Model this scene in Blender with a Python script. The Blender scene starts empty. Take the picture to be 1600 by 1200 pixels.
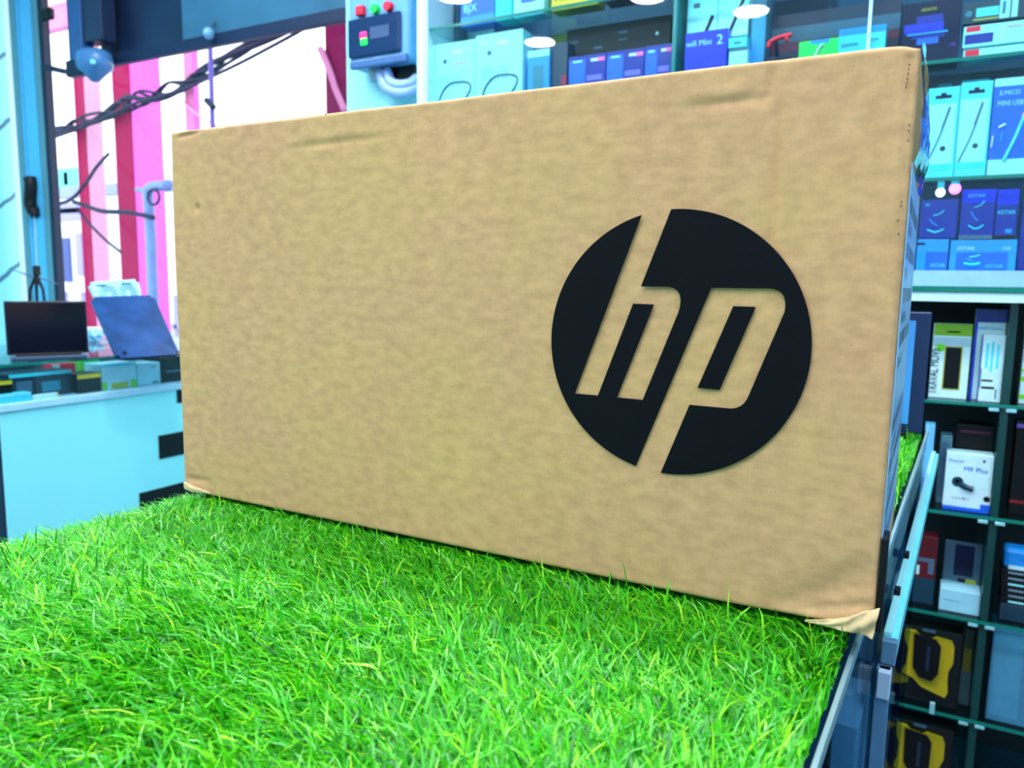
import bpy, bmesh, math, random
import numpy as np
from mathutils import Vector, Matrix
from mathutils.geometry import tessellate_polygon
random.seed(7)
S = bpy.context.scene
COL = S.collection
FL = -0.95        # floor height; z = 0 is the top of the turf on the counter
CE = 1.95         # ceiling height

# ------------------------------------------------------------------ camera
YAW, PITCH, ROLL, FPX = 0.498, 0.1295, 0.0154, 1200.0
CP = np.array([0.0163, -0.4754, 0.1997])
fw = np.array([-math.sin(YAW)*math.cos(PITCH), math.cos(YAW)*math.cos(PITCH), -math.sin(PITCH)])
r0 = np.array([math.cos(YAW), math.sin(YAW), 0.0]); u0 = np.cross(r0, fw)
RT = math.cos(ROLL)*r0 + math.sin(ROLL)*u0
UP = -math.sin(ROLL)*r0 + math.cos(ROLL)*u0
cam = bpy.data.cameras.new('camera'); co = bpy.data.objects.new('camera', cam); COL.objects.link(co)
m = Matrix(((RT[0], UP[0], -fw[0], CP[0]), (RT[1], UP[1], -fw[1], CP[1]), (RT[2], UP[2], -fw[2], CP[2]), (0, 0, 0, 1)))
co.matrix_world = m
cam.sensor_width = 36; cam.lens = 36*FPX/1600; cam.clip_start = 0.02; cam.clip_end = 200
cam.dof.use_dof = True; cam.dof.focus_distance = 0.56; cam.dof.aperture_fstop = 11.0
S.camera = co

# ------------------------------------------------------------------ world, exposure
S.view_settings.view_transform = 'Standard'; S.view_settings.look = 'None'
S.view_settings.gamma = 1; S.view_settings.exposure = 1.38; S.view_settings.use_curve_mapping = False
W = bpy.data.worlds.new('world'); S.world = W; W.use_nodes = True
bg = W.node_tree.nodes['Background']; bg.inputs[0].default_value = (0.93, 0.96, 1.0, 1); bg.inputs[1].default_value = 1.15
S.cycles.max_bounces = 8; S.cycles.transparent_max_bounces = 24
S.cycles.sample_clamp_indirect = 4.0; S.cycles.caustics_reflective = False; S.cycles.caustics_refractive = False
LAMP = 62.0       # emission of the ceiling downlights

# ------------------------------------------------------------------ helpers
def ray(px, py):
    return RT*(px-800)/FPX + UP*(600-py)/FPX + fw
def at(px, py, Y):
    d = ray(px, py); return CP + d*(Y-CP[1])/d[1]
def onz(px, py, z):
    d = ray(px, py); return CP + d*(z-CP[2])/d[2]
def onx(px, py, x):
    d = ray(px, py); return CP + d*(x-CP[0])/d[0]
def lin(c):
    c = c/255.0
    return c/12.92 if c <= 0.04045 else ((c+0.055)/1.055)**2.4
def rgb(c): return (lin(c[0]), lin(c[1]), lin(c[2]), 1)
MC = {}
def mat(name, c, rough=0.45, metal=0.0, emit=0.0, var=0.06, scale=30.0, spec=0.5, coat=0.0):
    if name in MC: return MC[name]
    M = bpy.data.materials.new(name); M.use_nodes = True; nt = M.node_tree; N = nt.nodes; L = nt.links
    b = N['Principled BSDF']
    b.inputs['Roughness'].default_value = rough; b.inputs['Metallic'].default_value = metal
    b.inputs['Specular IOR Level'].default_value = spec; b.inputs['Coat Weight'].default_value = coat
    tc = N.new('ShaderNodeTexCoord'); no = N.new('ShaderNodeTexNoise'); no.inputs['Scale'].default_value = scale
    L.new(tc.outputs['Object'], no.inputs['Vector'])
    cr = N.new('ShaderNodeValToRGB'); k = rgb(c)
    cr.color_ramp.elements[0].position = 0.3; cr.color_ramp.elements[1].position = 0.7
    cr.color_ramp.elements[0].color = tuple(v*(1-var) for v in k[:3])+(1,)
    cr.color_ramp.elements[1].color = tuple(min(1, v*(1+var)) for v in k[:3])+(1,)
    L.new(no.outputs['Fac'], cr.inputs[0]); L.new(cr.outputs[0], b.inputs['Base Color'])
    if emit: b.inputs['Emission Color'].default_value = k; b.inputs['Emission Strength'].default_value = emit
    MC[name] = M; return M
def glass(name, tint=(1, 1, 1), refl=1.0, rough=0.02):
    if name in MC: return MC[name]
    M = bpy.data.materials.new(name); M.use_nodes = True; nt = M.node_tree; N = nt.nodes; L = nt.links
    N.remove(N['Principled BSDF']); out = N['Material Output']
    t = N.new('ShaderNodeBsdfTransparent'); t.inputs[0].default_value = (*tint, 1)
    g = N.new('ShaderNodeBsdfGlossy'); g.inputs['Roughness'].default_value = rough
    f = N.new('ShaderNodeLayerWeight'); f.inputs['Blend'].default_value = 0.5
    po = N.new('ShaderNodeMath'); po.operation = 'POWER'; po.inputs[1].default_value = 5.0; L.new(f.outputs['Facing'], po.inputs[0])
    mu = N.new('ShaderNodeMath'); mu.operation = 'MULTIPLY_ADD'; mu.inputs[1].default_value = .9*refl; mu.inputs[2].default_value = .04*refl; mu.use_clamp = True
    L.new(po.outputs[0], mu.inputs[0]); mx = N.new('ShaderNodeMixShader')
    L.new(mu.outputs[0], mx.inputs[0]); L.new(t.outputs[0], mx.inputs[1]); L.new(g.outputs[0], mx.inputs[2])
    L.new(mx.outputs[0], out.inputs['Surface']); MC[name] = M; return M
def link(name, bm, m, parent=None, smooth=False, loc=None):
    me = bpy.data.meshes.new(name); bm.normal_update(); bm.to_mesh(me); bm.free()
    if smooth:
        for p in me.polygons: p.use_smooth = True
    me.materials.append(m)
    o = bpy.data.objects.new(name, me); COL.objects.link(o)
    if parent is not None: o.parent = parent
    if loc is not None: o.location = loc
    return o
def tag(o, label, cat, group=None, kind=None):
    o['label'] = label; o['category'] = cat
    if group: o['group'] = group
    if kind: o['kind'] = kind
    return o
def empty(name, loc=(0, 0, 0), rz=0.0):
    o = bpy.data.objects.new(name, None); COL.objects.link(o); o.location = loc; o.rotation_euler = (0, 0, rz)
    o.empty_display_size = 0.05; return o
def struct(o): o['kind'] = 'structure'; return o
def bx(bm, x0, x1, y0, y1, z0, z1, bev=0.0, seg=2, mtx=None):
    x0, x1 = min(x0, x1), max(x0, x1); y0, y1 = min(y0, y1), max(y0, y1); z0, z1 = min(z0, z1), max(z0, z1)
    v = [bm.verts.new((x, y, z)) for x in (x0, x1) for y in (y0, y1) for z in (z0, z1)]
    fs = [(0, 1, 3, 2), (4, 6, 7, 5), (0, 4, 5, 1), (2, 3, 7, 6), (0, 2, 6, 4), (1, 5, 7, 3)]
    F = [bm.faces.new([v[i] for i in f]) for f in fs]
    if bev > 0:
        es = list({e for f in F for e in f.edges})
        r = bmesh.ops.bevel(bm, geom=es, offset=bev, segments=seg, affect='EDGES', profile=0.5)
        v = list({w for f in r['faces'] for w in f.verts} | {w for w in v if w.is_valid})
    if mtx is not None:
        bmesh.ops.transform(bm, matrix=mtx, verts=v)
    return bm
def B(*a, **k): return bx(bmesh.new(), *a, **k)
def cyl(bm, p0, p1, r0_, r1_=None, n=16, cap=True):
    p0 = Vector(p0); p1 = Vector(p1); r1_ = r0_ if r1_ is None else r1_
    d = (p1-p0).normalized(); a = d.orthogonal().normalized(); b = d.cross(a)
    A = [bm.verts.new(p0+(a*math.cos(t)+b*math.sin(t))*r0_) for t in [2*math.pi*i/n for i in range(n)]]
    C = [bm.verts.new(p1+(a*math.cos(t)+b*math.sin(t))*r1_) for t in [2*math.pi*i/n for i in range(n)]]
    for i in range(n): bm.faces.new((A[i], A[(i+1) % n], C[(i+1) % n], C[i]))
    if cap: bm.faces.new(A[::-1]); bm.faces.new(C)
    return bm
def tube(bm, pts, r, n=8):
    pts = [Vector(p) for p in pts]; rings = []
    a = None
    for i, p in enumerate(pts):
        d = (pts[min(i+1, len(pts)-1)]-pts[max(i-1, 0)]).normalized()
        a = d.orthogonal().normalized() if a is None else (a-d*a.dot(d)).normalized()
        b = d.cross(a)
        rr = r[i] if isinstance(r, (list, tuple)) else r
        rings.append([bm.verts.new(p+(a*math.cos(t)+b*math.sin(t))*rr) for t in [2*math.pi*k/n for k in range(n)]])
    for q in range(len(rings)-1):
        for k in range(n): bm.faces.new((rings[q][k], rings[q][(k+1) % n], rings[q+1][(k+1) % n], rings[q+1][k]))
    bm.faces.new(rings[0][::-1]); bm.faces.new(rings[-1]); return bm
def smoothpath(P, k=6):
    P = [Vector(p) for p in P]; out = []
    for i in range(len(P)-1):
        a = P[max(i-1, 0)]; b = P[i]; c = P[i+1]; d = P[min(i+2, len(P)-1)]
        for j in range(k):
            t = j/k; out.append(0.5*((2*b)+(c-a)*t+(2*a-5*b+4*c-d)*t*t+(3*b-a-3*c+d)*t**3))
    out.append(P[-1]); return out
def poly_xz(bm, pts, y, th=0.0003):
    """flat polygon in the XZ plane, facing -Y, with a hair of thickness"""
    tri = tessellate_polygon([[Vector((p[0], p[1], 0)) for p in pts]])
    n = len(pts)
    A = [bm.verts.new((p[0], y, p[1])) for p in pts]; C = [bm.verts.new((p[0], y+th, p[1])) for p in pts]
    for t in tri:
        q = [A[i] for i in t]
        nn = (q[1].co-q[0].co).cross(q[2].co-q[0].co)
        if nn.length < 1e-14: continue
        if nn.y > 0: q = q[::-1]
        try: bm.faces.new(q)
        except ValueError: pass
    for i in range(n):
        try: bm.faces.new((A[i], A[(i+1) % n], C[(i+1) % n], C[i]))
        except ValueError: pass
    return bm
def text_obj(name, s, m, parent, origin, height, wmax=None, axes='XZ', rot=0.0, th=0.0002, align='LEFT', bold=0.0, shear=0.0):
    """lettering as mesh; the text plane faces -Y ('XZ') or +X ('YZ')"""
    cu = bpy.data.curves.new(name, 'FONT'); cu.body = s; cu.size = 1.0; cu.extrude = 0.0; cu.offset = bold; cu.shear = shear
    cu.align_x = align; cu.resolution_u = 3
    t = bpy.data.objects.new(name, cu); COL.objects.link(t)
    dg = bpy.context.evaluated_depsgraph_get()
    me = bpy.data.meshes.new_from_object(t.evaluated_get(dg)); COL.objects.unlink(t); bpy.data.objects.remove(t); bpy.data.curves.remove(cu)
    n = len(me.vertices)
    if n == 0: return None
    c = np.empty(n*3); me.vertices.foreach_get('co', c); c = c.reshape(-1, 3)
    h = max(c[:, 1].max()-min(0, c[:, 1].min()), 1e-3); k = height/0.72
    w = (c[:, 0].max()-c[:, 0].min())*k; kx = k if (wmax is None or w <= wmax) else k*wmax/w
    X = c[:, 0]*kx; Z = c[:, 1]*k
    cs, sn = math.cos(rot), math.sin(rot); X, Z = X*cs-Z*sn, X*sn+Z*cs
    if axes == 'XZ': o3 = np.stack([X+origin[0], np.full(n, origin[1]), Z+origin[2]], 1)
    else: o3 = np.stack([np.full(n, origin[0]), X+origin[1], Z+origin[2]], 1)
    me.vertices.foreach_set('co', o3.ravel()); me.update(); me.name = name; me.materials.clear(); me.materials.append(m)
    o = bpy.data.objects.new(name, me); COL.objects.link(o); o.parent = parent; return o

# ------------------------------------------------------------------ palette
white = mat('white_laminate', (205, 242, 250), 0.35)
pale = mat('pale_aqua_board', (150, 240, 252), 0.4)
aquaw = mat('aqua_white_card', (150, 246, 252), 0.4, var=0.03)  # white goods tinted aqua: the cool light cast is put into their colour
aqua = mat('aqua_card', (75, 222, 240), 0.4)
cyan = mat('cyan_card', (40, 225, 240), 0.4)
sky = mat('sky_blue_card', (30, 150, 245), 0.35)
blue = mat('blue_card', (25, 100, 235), 0.35)
royal = mat('royal_blue_card', (20, 45, 225), 0.35)
deep = mat('deep_blue_card', (18, 38, 150), 0.3)
navy = mat('navy_card', (10, 18, 56), 0.35, spec=.3)
black = mat('black_plastic', (9, 10, 15), 0.4, spec=.3)
ink = mat('black_print', (16, 17, 24), 0.55, var=0.02)
slate = mat('slate_grey', (70, 100, 125), 0.5)
steel = mat('blue_grey_metal', (105, 150, 185), 0.35, metal=0.3)
grey = mat('grey_plastic', (120, 150, 170), 0.45)
teal = mat('teal_card', (40, 125, 150), 0.4)
dteal = mat('dark_teal', (18, 55, 75), 0.4)
red = mat('red_plastic', (235, 20, 60), 0.4)
pink = mat('pink_plastic', (250, 110, 190), 0.4)
green = mat('green_plastic', (20, 220, 90), 0.4)
lime = mat('lime_card', (110, 215, 40), 0.4)
yellow = mat('yellow_plastic', (225, 200, 25), 0.4)
ochre = mat('olive_yellow_card', (185, 190, 60), 0.4)
gedge = mat('green_glass_edge', (10, 120, 105), 0.15, var=0.02)
gl_clear = glass('clear_glass', (0.95, 0.99, 1.0), 1.0)
gl_blue = glass('blue_tinted_glass', (0.50, 0.72, 0.85), 1.0)
gl_shelf = glass('shelf_glass', (0.72, 0.93, 0.92), 0.9)
gl_side = glass('side_glass', (0.62, 0.78, 0.86), 0.25)
gl_dark = glass('smoked_glass', (0.10, 0.2, 0.32), 1.0)

# ================================================================== the room
XL, XR, YB, YF = -4.0, 2.2, 1.75, -3.0     # left wall, right wall, window wall, wall behind the camera
wallm = mat('painted_wall', (190, 225, 235), 0.6, var=0.04, scale=4)
WX0, WX1, WZ0, WZ1 = -3.72, -1.88, -0.12, 1.80
# marble-veined wall on the left
mb = bpy.data.materials.new('veined_marble_tile'); mb.use_nodes = True; N = mb.node_tree.nodes; L = mb.node_tree.links
b = N['Principled BSDF']; b.inputs['Roughness'].default_value = 0.3
tc = N.new('ShaderNodeTexCoord'); wv = N.new('ShaderNodeTexWave'); wv.inputs['Scale'].default_value = 1.25; wv.inputs['Distortion'].default_value = 2.2
wv.inputs['Detail'].default_value = 4; wv.inputs['Detail Scale'].default_value = 1.4; wv.bands_direction = 'Z'
mp = N.new('ShaderNodeMapping'); mp.inputs['Rotation'].default_value = (-.75, 0, 0); L.new(tc.outputs['Object'], mp.inputs[0]); L.new(mp.outputs[0], wv.inputs['Vector'])
cr = N.new('ShaderNodeValToRGB'); cr.color_ramp.elements[0].position = 0.0; cr.color_ramp.elements[0].color = rgb((45, 105, 135))
cr.color_ramp.elements[1].position = 0.03; cr.color_ramp.elements[1].color = rgb((150, 240, 250)); L.new(wv.outputs['Fac'], cr.inputs[0]); L.new(cr.outputs[0], b.inputs['Base Color'])
struct(link('floor', B(XL-.1, XR+.1, YF-.1, YB+.12, FL-.08, FL), mat('floor_tile', (90, 105, 120), 0.35)))
struct(link('ceiling', B(XL-.1, XR+.1, YF-.1, YB+.12, CE, CE+.08), mat('ceiling_paint', (235, 240, 242), 0.6)))
struct(link('wall_left', B(XL-.1, XL, YF, YB, FL, CE), mb))
struct(link('wall_right', B(XR, XR+.1, YF, YB, FL, CE), wallm))
struct(link('wall_front', B(XL-.1, XR+.1, YF-.1, YF, FL, CE), wallm))
bm = bmesh.new()
bx(bm, XL-.1, WX0-.29, YB, YB+.12, FL, CE); bx(bm, WX1, XR+.1, YB, YB+.12, FL, CE)
bx(bm, WX0-.29, WX1, YB, YB+.12, FL, WZ0); bx(bm, WX0-.29, WX1, YB, YB+.12, WZ1, CE)
struct(link('wall_back', bm, wallm))

# window: aluminium frame on its left jamb, pane, tinted transom, handle
alu = mat('powder_blue_aluminium', (90, 195, 245), 0.35, metal=0.0, var=0.03)
alud = mat('dull_grey_aluminium', (95, 150, 165), 0.4, metal=0.0, var=0.03)
win = struct(link('window_1', B(WX0-.02, WX1, YB+.05, YB+.056, WZ0, WZ1), glass('window_glass', (.97, .99, 1), .35)))
fx = [at(p, 240, YB-.03)[0] for p in (30, 42, 44, 61, 63, 70, 71, 78)]
bm = bmesh.new()
bx(bm, fx[0], fx[1], YB-.03, YB+.015, WZ0, WZ1); bx(bm, fx[2], fx[3], YB-.03, YB+.015, WZ0, WZ1)
link('window_frame', bm, alu, win)
link('outer_profile', B(fx[0]-.002, fx[1]-.02, YB-.034, YB+.015, WZ0, WZ1), alud, win)
bm = bmesh.new(); bx(bm, fx[1], fx[2], YB-.024, YB+.015, WZ0, WZ1); bx(bm, fx[3], fx[5], YB-.026, YB+.012, WZ0, WZ1)
link('inner_profile', bm, alud, win)
link('rubber_gasket', B(fx[5], fx[7]-.01, YB-.022, YB+.01, WZ0, WZ1), mat('rubber_gasket', (15, 30, 60), 0.6), win)
link('window_sill', B(WX0-.29, WX1, YB-.06, YB+.14, WZ0-.03, WZ0, 0.004), white, win)
zt = at(174, 104, YB)[2]
xa, xm, xb = at(174, 60, YB)[0]-.06, at(288, 40, YB)[0], WX1
link('transom_rail', B(xa, xb, YB-.014, YB+.014, zt, zt+.045, .003), mat('transom_rail', (14, 34, 70), 0.5), win)
link('transom_panel', B(xa, xm, YB-.01, YB+.014, zt+.045, WZ1), mat('tinted_transom', (16, 34, 66), 0.35, var=0.5, scale=3), win)
link('transom_panel', B(xm+.003, xb, YB-.012, YB+.014, zt+.045, WZ1), mat('tinted_transom_pale', (56, 108, 138), 0.35, var=0.3, scale=3), win)
hp = [at(x, y, YB-.05) for x, y in ((46, 278), (48, 290), (47, 318), (52, 330), (55, 338))]
wh = tube(bmesh.new(), smoothpath(hp), [0.028]*20+[0.022]*5, 8)
link('window_handle', wh, black, win, True)

# partition pillar beside the window
struct(link('trim_1', B(at(541, 60, 1.5)[0], at(651, 60, 1.5)[0]+.12, 1.5, YB, FL, CE), mat('pillar_board', (165, 240, 250), 0.4)))

# ceiling downlights; four follow reflections in the rack glass, the rest added for brightness
def downlight(x, y, r, label):
    t = tag(empty('ceiling_downlight', (x, y, CE)), label, 'ceiling light', 'recessed downlights in the ceiling')
    bm = bmesh.new(); n = 32
    for i in range(n):
        a0, a1 = 2*math.pi*i/n, 2*math.pi*(i+1)/n
        q = [(r*math.cos(a), r*math.sin(a), -.012) for a in (a0, a1)]; w = [((r+.02)*math.cos(a), (r+.02)*math.sin(a), -.001) for a in (a1, a0)]
        bm.faces.new([bm.verts.new(p) for p in q+w])
    link('trim_ring', bm, white, t)
    link('diffuser', cyl(bmesh.new(), (0, 0, -.012), (0, 0, -.002), r, n=32), mat('led_diffuser', (238, 246, 255), 0.5, emit=LAMP, var=0.0), t)
for (x, y) in ((-1.14, -2.12), (-1.64, -1.60), (-2.70, -1.08), (-2.63, -2.10), (-.15, -1.0), (.45, -1.9), (.9, -.6), (-.2, .45), (-.95, .5), (.5, .5), (-1.6, .3), (-2.4, .8), (-1.9, -.2)):
    downlight(x, y, .105, 'round white recessed ceiling downlight, one of a set partly added to brighten the room')

# ================================================================== the display counter under the turf
TR = -math.atan(0.0391)
tbl = tag(empty('display_counter', (-.010, 0, FL), TR), 'glass display counter with aluminium edges under the green turf', 'counter')
H = -FL
TW, TY0, TY1 = .592, -.75, .90
zt_ = H-.022
link('glass_top', B(-TW+.002, -.002, TY0, TY1, zt_-.008, zt_-.0), gl_blue, tbl)
bm = bmesh.new(); t3 = .004
bx(bm, -.003, .0, TY0, TY1, zt_-.006, zt_+.003, .0006); link('edge_trim', bm, mat('bright_aluminium_trim', (190, 225, 235), 0.25, metal=0.4), tbl)
bm = bmesh.new(); bx(bm, -TW, -TW+.003, TY0, TY1, zt_-.012, zt_+.003); link('edge_trim', bm, mat('bright_aluminium_trim', (190, 225, 235)), tbl)
link('side_pane', B(-.006, -.002, TY0, TY1, .12, zt_-.012), gl_side, tbl)
link('side_pane', B(-TW+.002, -TW+.006, TY0, TY1, .12, zt_-.012), gl_side, tbl)
link('plinth', B(-TW+.004, -.004, TY0+.02, TY1-.02, 0, .12, .003), slate, tbl)
link('inner_shelf', B(-TW+.01, -.012, TY0+.02, TY1-.02, .52, .526), gl_shelf, tbl)
link('back_board', B(-TW+.01, -.009, TY1-.03, TY1-.01, .12, zt_-.02), navy, tbl)
link('liner_board', B(-.037, -.033, TY0+.02, TY1-.03, .125, zt_-.03), mat('slate_liner', (58, 82, 104), 0.5), tbl)
link('corner_post', B(-.0015, .0098, .215, .225, 0, H-.118, .0008), steel, tbl)
for y in (TY0, TY1-.05): link('leg_post', B(-.031, -.018, y, y+.012, 0, zt_-.012), steel, tbl)
duct = tag(empty('cable_duct', (0, 0, FL), TR), 'long pale aqua cable duct fixed along the right side of the glass counter', 'cable duct')
link('duct_body', B(-.0095, .0022, .232, 1.12, H-.115, H-.098, .0012), mat('duct_plastic', (120, 225, 245), 0.35), duct)
link('duct_cover', B(-.0095, -.003, .237, 1.12, H-.098, H-.094, .0008), mat('duct_cover', (165, 240, 250), 0.3), duct)
link('end_cap', B(-.0095, .0022, .222, .232, H-.117, H-.096, .001), steel, duct)
link('end_cap', B(-.0098, .0003, .208, .2215, H-.142, H-.118, .001), mat('pale_cap', (190, 215, 240), 0.4), duct)
for y in (.33, .45):
    tg = link('cable_clip', B(-.0095, -.004, y, y+.012, H-.096, H-.088, .001), black, duct)
c = onz(1340, 1165, -.09)
ib = tag(empty('boxed_item', (-.0115, .175, -.2805), TR), 'small white box standing behind the side glass of the turfed counter', 'box')
link('box_body', B(-.0195, .0, 0, .09, 0, .125, .001), mat('white_box', (170, 205, 235), 0.4), ib)
link('box_side', B(-.0215, -.0198, .0, .09, .002, .115), mat('brown_side', (105, 75, 50), 0.5), ib)
# the inner shelf that carries the boxed item
link('inner_shelf', B(-.0325, -.008, TY0+.02, TY1-.04, H-.286, H-.281), gl_shelf, tbl)

# ------------------------------------------------------------------ artificial turf
BW, BH, BD = .5955, .33, .25
turf = tag(empty('artificial_turf', (-.010, 0, -.022), TR), 'bright green artificial grass mat covering the glass display counter', 'artificial grass')
bmk = B(-TW+.006, -.006, TY0, TY1-.12, 0.0005, .006)
link('backing', bmk, mat('turf_backing', (12, 40, 18), 0.9), turf)
rng = np.random.default_rng(3)
def blades(n, x0, x1, y0, y1, lmin, lmax, seed):
    rng = np.random.default_rng(seed)
    bxy = np.stack([rng.uniform(x0, x1, n), rng.uniform(y0, y1, n)], 1)
    # tufts: pull blades to a lattice of tuft centres
    g = .0085; cxy = np.round(bxy/g)*g; h = np.sin(cxy[:, 0]*913+cxy[:, 1]*517)*.0025
    bxy = cxy+np.stack([h, -h*.7], 1)+rng.normal(0, .0013, (n, 2))
    # lean: broad flow, swirled by a smooth field
    flow = 3.3+.8*np.sin(bxy[:, 0]*13+1.2*np.sin(bxy[:, 1]*9))+.7*np.cos(bxy[:, 1]*15+bxy[:, 0]*7)
    az = flow+rng.normal(0, 1.05, n)
    Ln = rng.uniform(lmin, lmax, n)
    lean = np.clip(rng.normal(.93, .16, n), .35, 1.2)       # horizontal share
    stray = rng.random(n) < .035; lean[stray] = rng.uniform(.15, .6, stray.sum())
    top = rng.normal(.0178, .0042, n)-.004*(lean-.9); top[stray] += rng.uniform(0, .009, stray.sum())
    top *= np.clip((bxy[:, 0]+TW)/.035, .45, 1)
    T = np.array([0, .34, .68, 1.0])
    dx, dy = np.cos(az), np.sin(az)
    s = lean[:, None]*Ln[:, None]*(T+.12*T**2)/1.12
    cv = rng.uniform(1.1, 1.9, n)[:, None]
    z = top[:, None]*(1-(1-T)**cv)-(lean[:, None]*rng.uniform(0, .006, n)[:, None])*T**2.5
    X = bxy[:, 0, None]+dx[:, None]*s; Y = bxy[:, 1, None]+dy[:, None]*s
    sw = rng.normal(0, .0022, n)[:, None]*T**2; X += -dy[:, None]*sw; Y += dx[:, None]*sw
    # flattened where the carton stands
    cs, sn = math.cos(TR), math.sin(TR)
    wx = X*cs-Y*sn-.010; wy = X*sn+Y*cs
    ins = (wx > -BW) & (wx < 0) & (wy > -.001) & (wy < BD)
    z = np.where(ins, np.minimum(z, .0195), z)
    X = np.where(X > -.004, -.004-rng.uniform(0, .004, X.shape), X)
    z = np.maximum(z, .0062)
    wdt = rng.uniform(.00042, .00088, n)[:, None]*np.array([1, 1.0, .85, .12])
    tw = az+math.pi/2+rng.normal(0, .5, n)
    ox, oy = np.cos(tw)[:, None]*wdt, np.sin(tw)[:, None]*wdt
    oz = rng.normal(0, .35, n)[:, None]*wdt
    V = np.empty((n, 4, 2, 3)); V[:, :, 0, 0] = X-ox; V[:, :, 0, 1] = Y-oy; V[:, :, 0, 2] = z-oz
    V[:, :, 1, 0] = X+ox; V[:, :, 1, 1] = Y+oy; V[:, :, 1, 2] = z+oz
    tone = np.clip(rng.normal(.5, .22, n), 0, 1)
    return V.reshape(-1, 3), np.repeat(tone, 8)
sets = [blades(150000, -TW+.004, -.008, -.52, .03, .022, .042, 1), blades(40000, -TW+.004, -.008, .03, .775, .016, .030, 2),
        blades(14000, -.14, -.008, .22, .775, .016, .030, 3)]
V = np.concatenate([s[0] for s in sets]); tone = np.concatenate([s[1] for s in sets]); n = len(V)//8
base = np.arange(n)[:, None]*8
q = np.array([[0, 1, 3, 2], [2, 3, 5, 4], [4, 5, 7, 6]])
Fq = (base[:, :, None]+q[None]).reshape(-1, 4)
me = bpy.data.meshes.new('grass_blades'); me.vertices.add(len(V)); me.vertices.foreach_set('co', V.astype(np.float32).ravel())
me.loops.add(Fq.size); me.loops.foreach_set('vertex_index', Fq.astype(np.int32).ravel())
me.polygons.add(len(Fq)); me.polygons.foreach_set('loop_start', (np.arange(len(Fq))*4).astype(np.int32))
me.polygons.foreach_set('loop_total', np.full(len(Fq), 4, np.int32))
me.polygons.foreach_set('use_smooth', np.ones(len(Fq), bool))
me.update(calc_edges=True)
at_ = me.attributes.new('tone', 'FLOAT', 'POINT'); at_.data.foreach_set('value', tone.astype(np.float32))
gm = bpy.data.materials.new('plastic_grass'); gm.use_nodes = True; N = gm.node_tree.nodes; L = gm.node_tree.links
b = N['Principled BSDF']; b.inputs['Roughness'].default_value = .33; b.inputs['Specular IOR Level'].default_value = .55
a = N.new('ShaderNodeAttribute'); a.attribute_name = 'tone'; cr = N.new('ShaderNodeValToRGB')
E_ = cr.color_ramp.elements; E_[0].position = 0.0; E_[0].color = rgb((8, 105, 8)); E_[1].position = 1.0; E_[1].color = rgb((175, 240, 35))
e = E_.new(.38); e.color = rgb((40, 172, 12)); e = E_.new(.68); e.color = rgb((88, 212, 14))
L.new(a.outputs['Fac'], cr.inputs[0]); L.new(cr.outputs[0], b.inputs['Base Color'])
tr = N.new('ShaderNodeBsdfTranslucent'); L.new(cr.outputs[0], tr.inputs[0]); mx = N.new('ShaderNodeMixShader'); mx.inputs[0].default_value = .20
L.new(b.outputs[0], mx.inputs[1]); L.new(tr.outputs[0], mx.inputs[2]); L.new(mx.outputs[0], N['Material Output'].inputs['Surface'])
me.materials.append(gm)
go = bpy.data.objects.new('grass_blades', me); COL.objects.link(go); go.parent = turf; go['kind'] = 'stuff'

# ================================================================== the carton
card = bpy.data.materials.new('kraft_cardboard'); card.use_nodes = True; N = card.node_tree.nodes; L = card.node_tree.links
b = N['Principled BSDF']; b.inputs['Roughness'].default_value = .72; b.inputs['Specular IOR Level'].default_value = .22
tc = N.new('ShaderNodeTexCoord')
def noise(scale, sx, sy, sz, det=4):
    mp = N.new('ShaderNodeMapping'); mp.inputs['Scale'].default_value = (sx, sy, sz); L.new(tc.outputs['Object'], mp.inputs[0])
    no = N.new('ShaderNodeTexNoise'); no.inputs['Scale'].default_value = scale; no.inputs['Detail'].default_value = det; L.new(mp.outputs[0], no.inputs['Vector']); return no
n1 = noise(9, 1, 1, 1.0, 5); n2 = noise(95, .8, 1, 1.5, 8); n3 = noise(300, 3.0, 1, .3, 3); n4 = noise(330, 1, 1, 1.4, 2)
def ramp(src, p0, c0, p1, c1):
    r = N.new('ShaderNodeValToRGB'); r.color_ramp.elements[0].position = p0; r.color_ramp.elements[0].color = c0
    r.color_ramp.elements[1].position = p1; r.color_ramp.elements[1].color = c1; L.new(src, r.inputs[0]); return r
def mixc(kind, fac, A, Bc):
    k = N.new('ShaderNodeMixRGB'); k.blend_type = kind; k.inputs[0].default_value = fac; L.new(A, k.inputs[1]); L.new(Bc, k.inputs[2]); return k
c1 = ramp(n1.outputs['Fac'], .3, rgb((222, 166, 124)), .7, rgb((224, 175, 118)))
c2 = ramp(n2.outputs['Fac'], .28, (.80, .79, .75, 1), .70, (1.05, 1.05, 1.05, 1))
c3 = ramp(n3.outputs['Fac'], .3, (.965, .965, .96, 1), .7, (1.02, 1.02, 1.02, 1))
c4 = ramp(n4.outputs['Fac'], .70, (1, 1, 1, 1), .78, (.66, .62, .55, 1))
k = mixc('MULTIPLY', 1, c1.outputs[0], c2.outputs[0]); k = mixc('MULTIPLY', 1, k.outputs[0], c3.outputs[0]); k = mixc('MULTIPLY', 1, k.outputs[0], c4.outputs[0])
L.new(k.outputs[0], b.inputs['Base Color'])
bp = N.new('ShaderNodeBump'); bp.inputs['Strength'].default_value = .06; bp.inputs['Distance'].default_value = .0006
L.new(n2.outputs['Fac'], bp.inputs['Height']); L.new(bp.outputs[0], b.inputs['Normal'])
torn = mat('pale_torn_cardboard', (240, 200, 150), .8, var=.12, scale=120)

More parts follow.
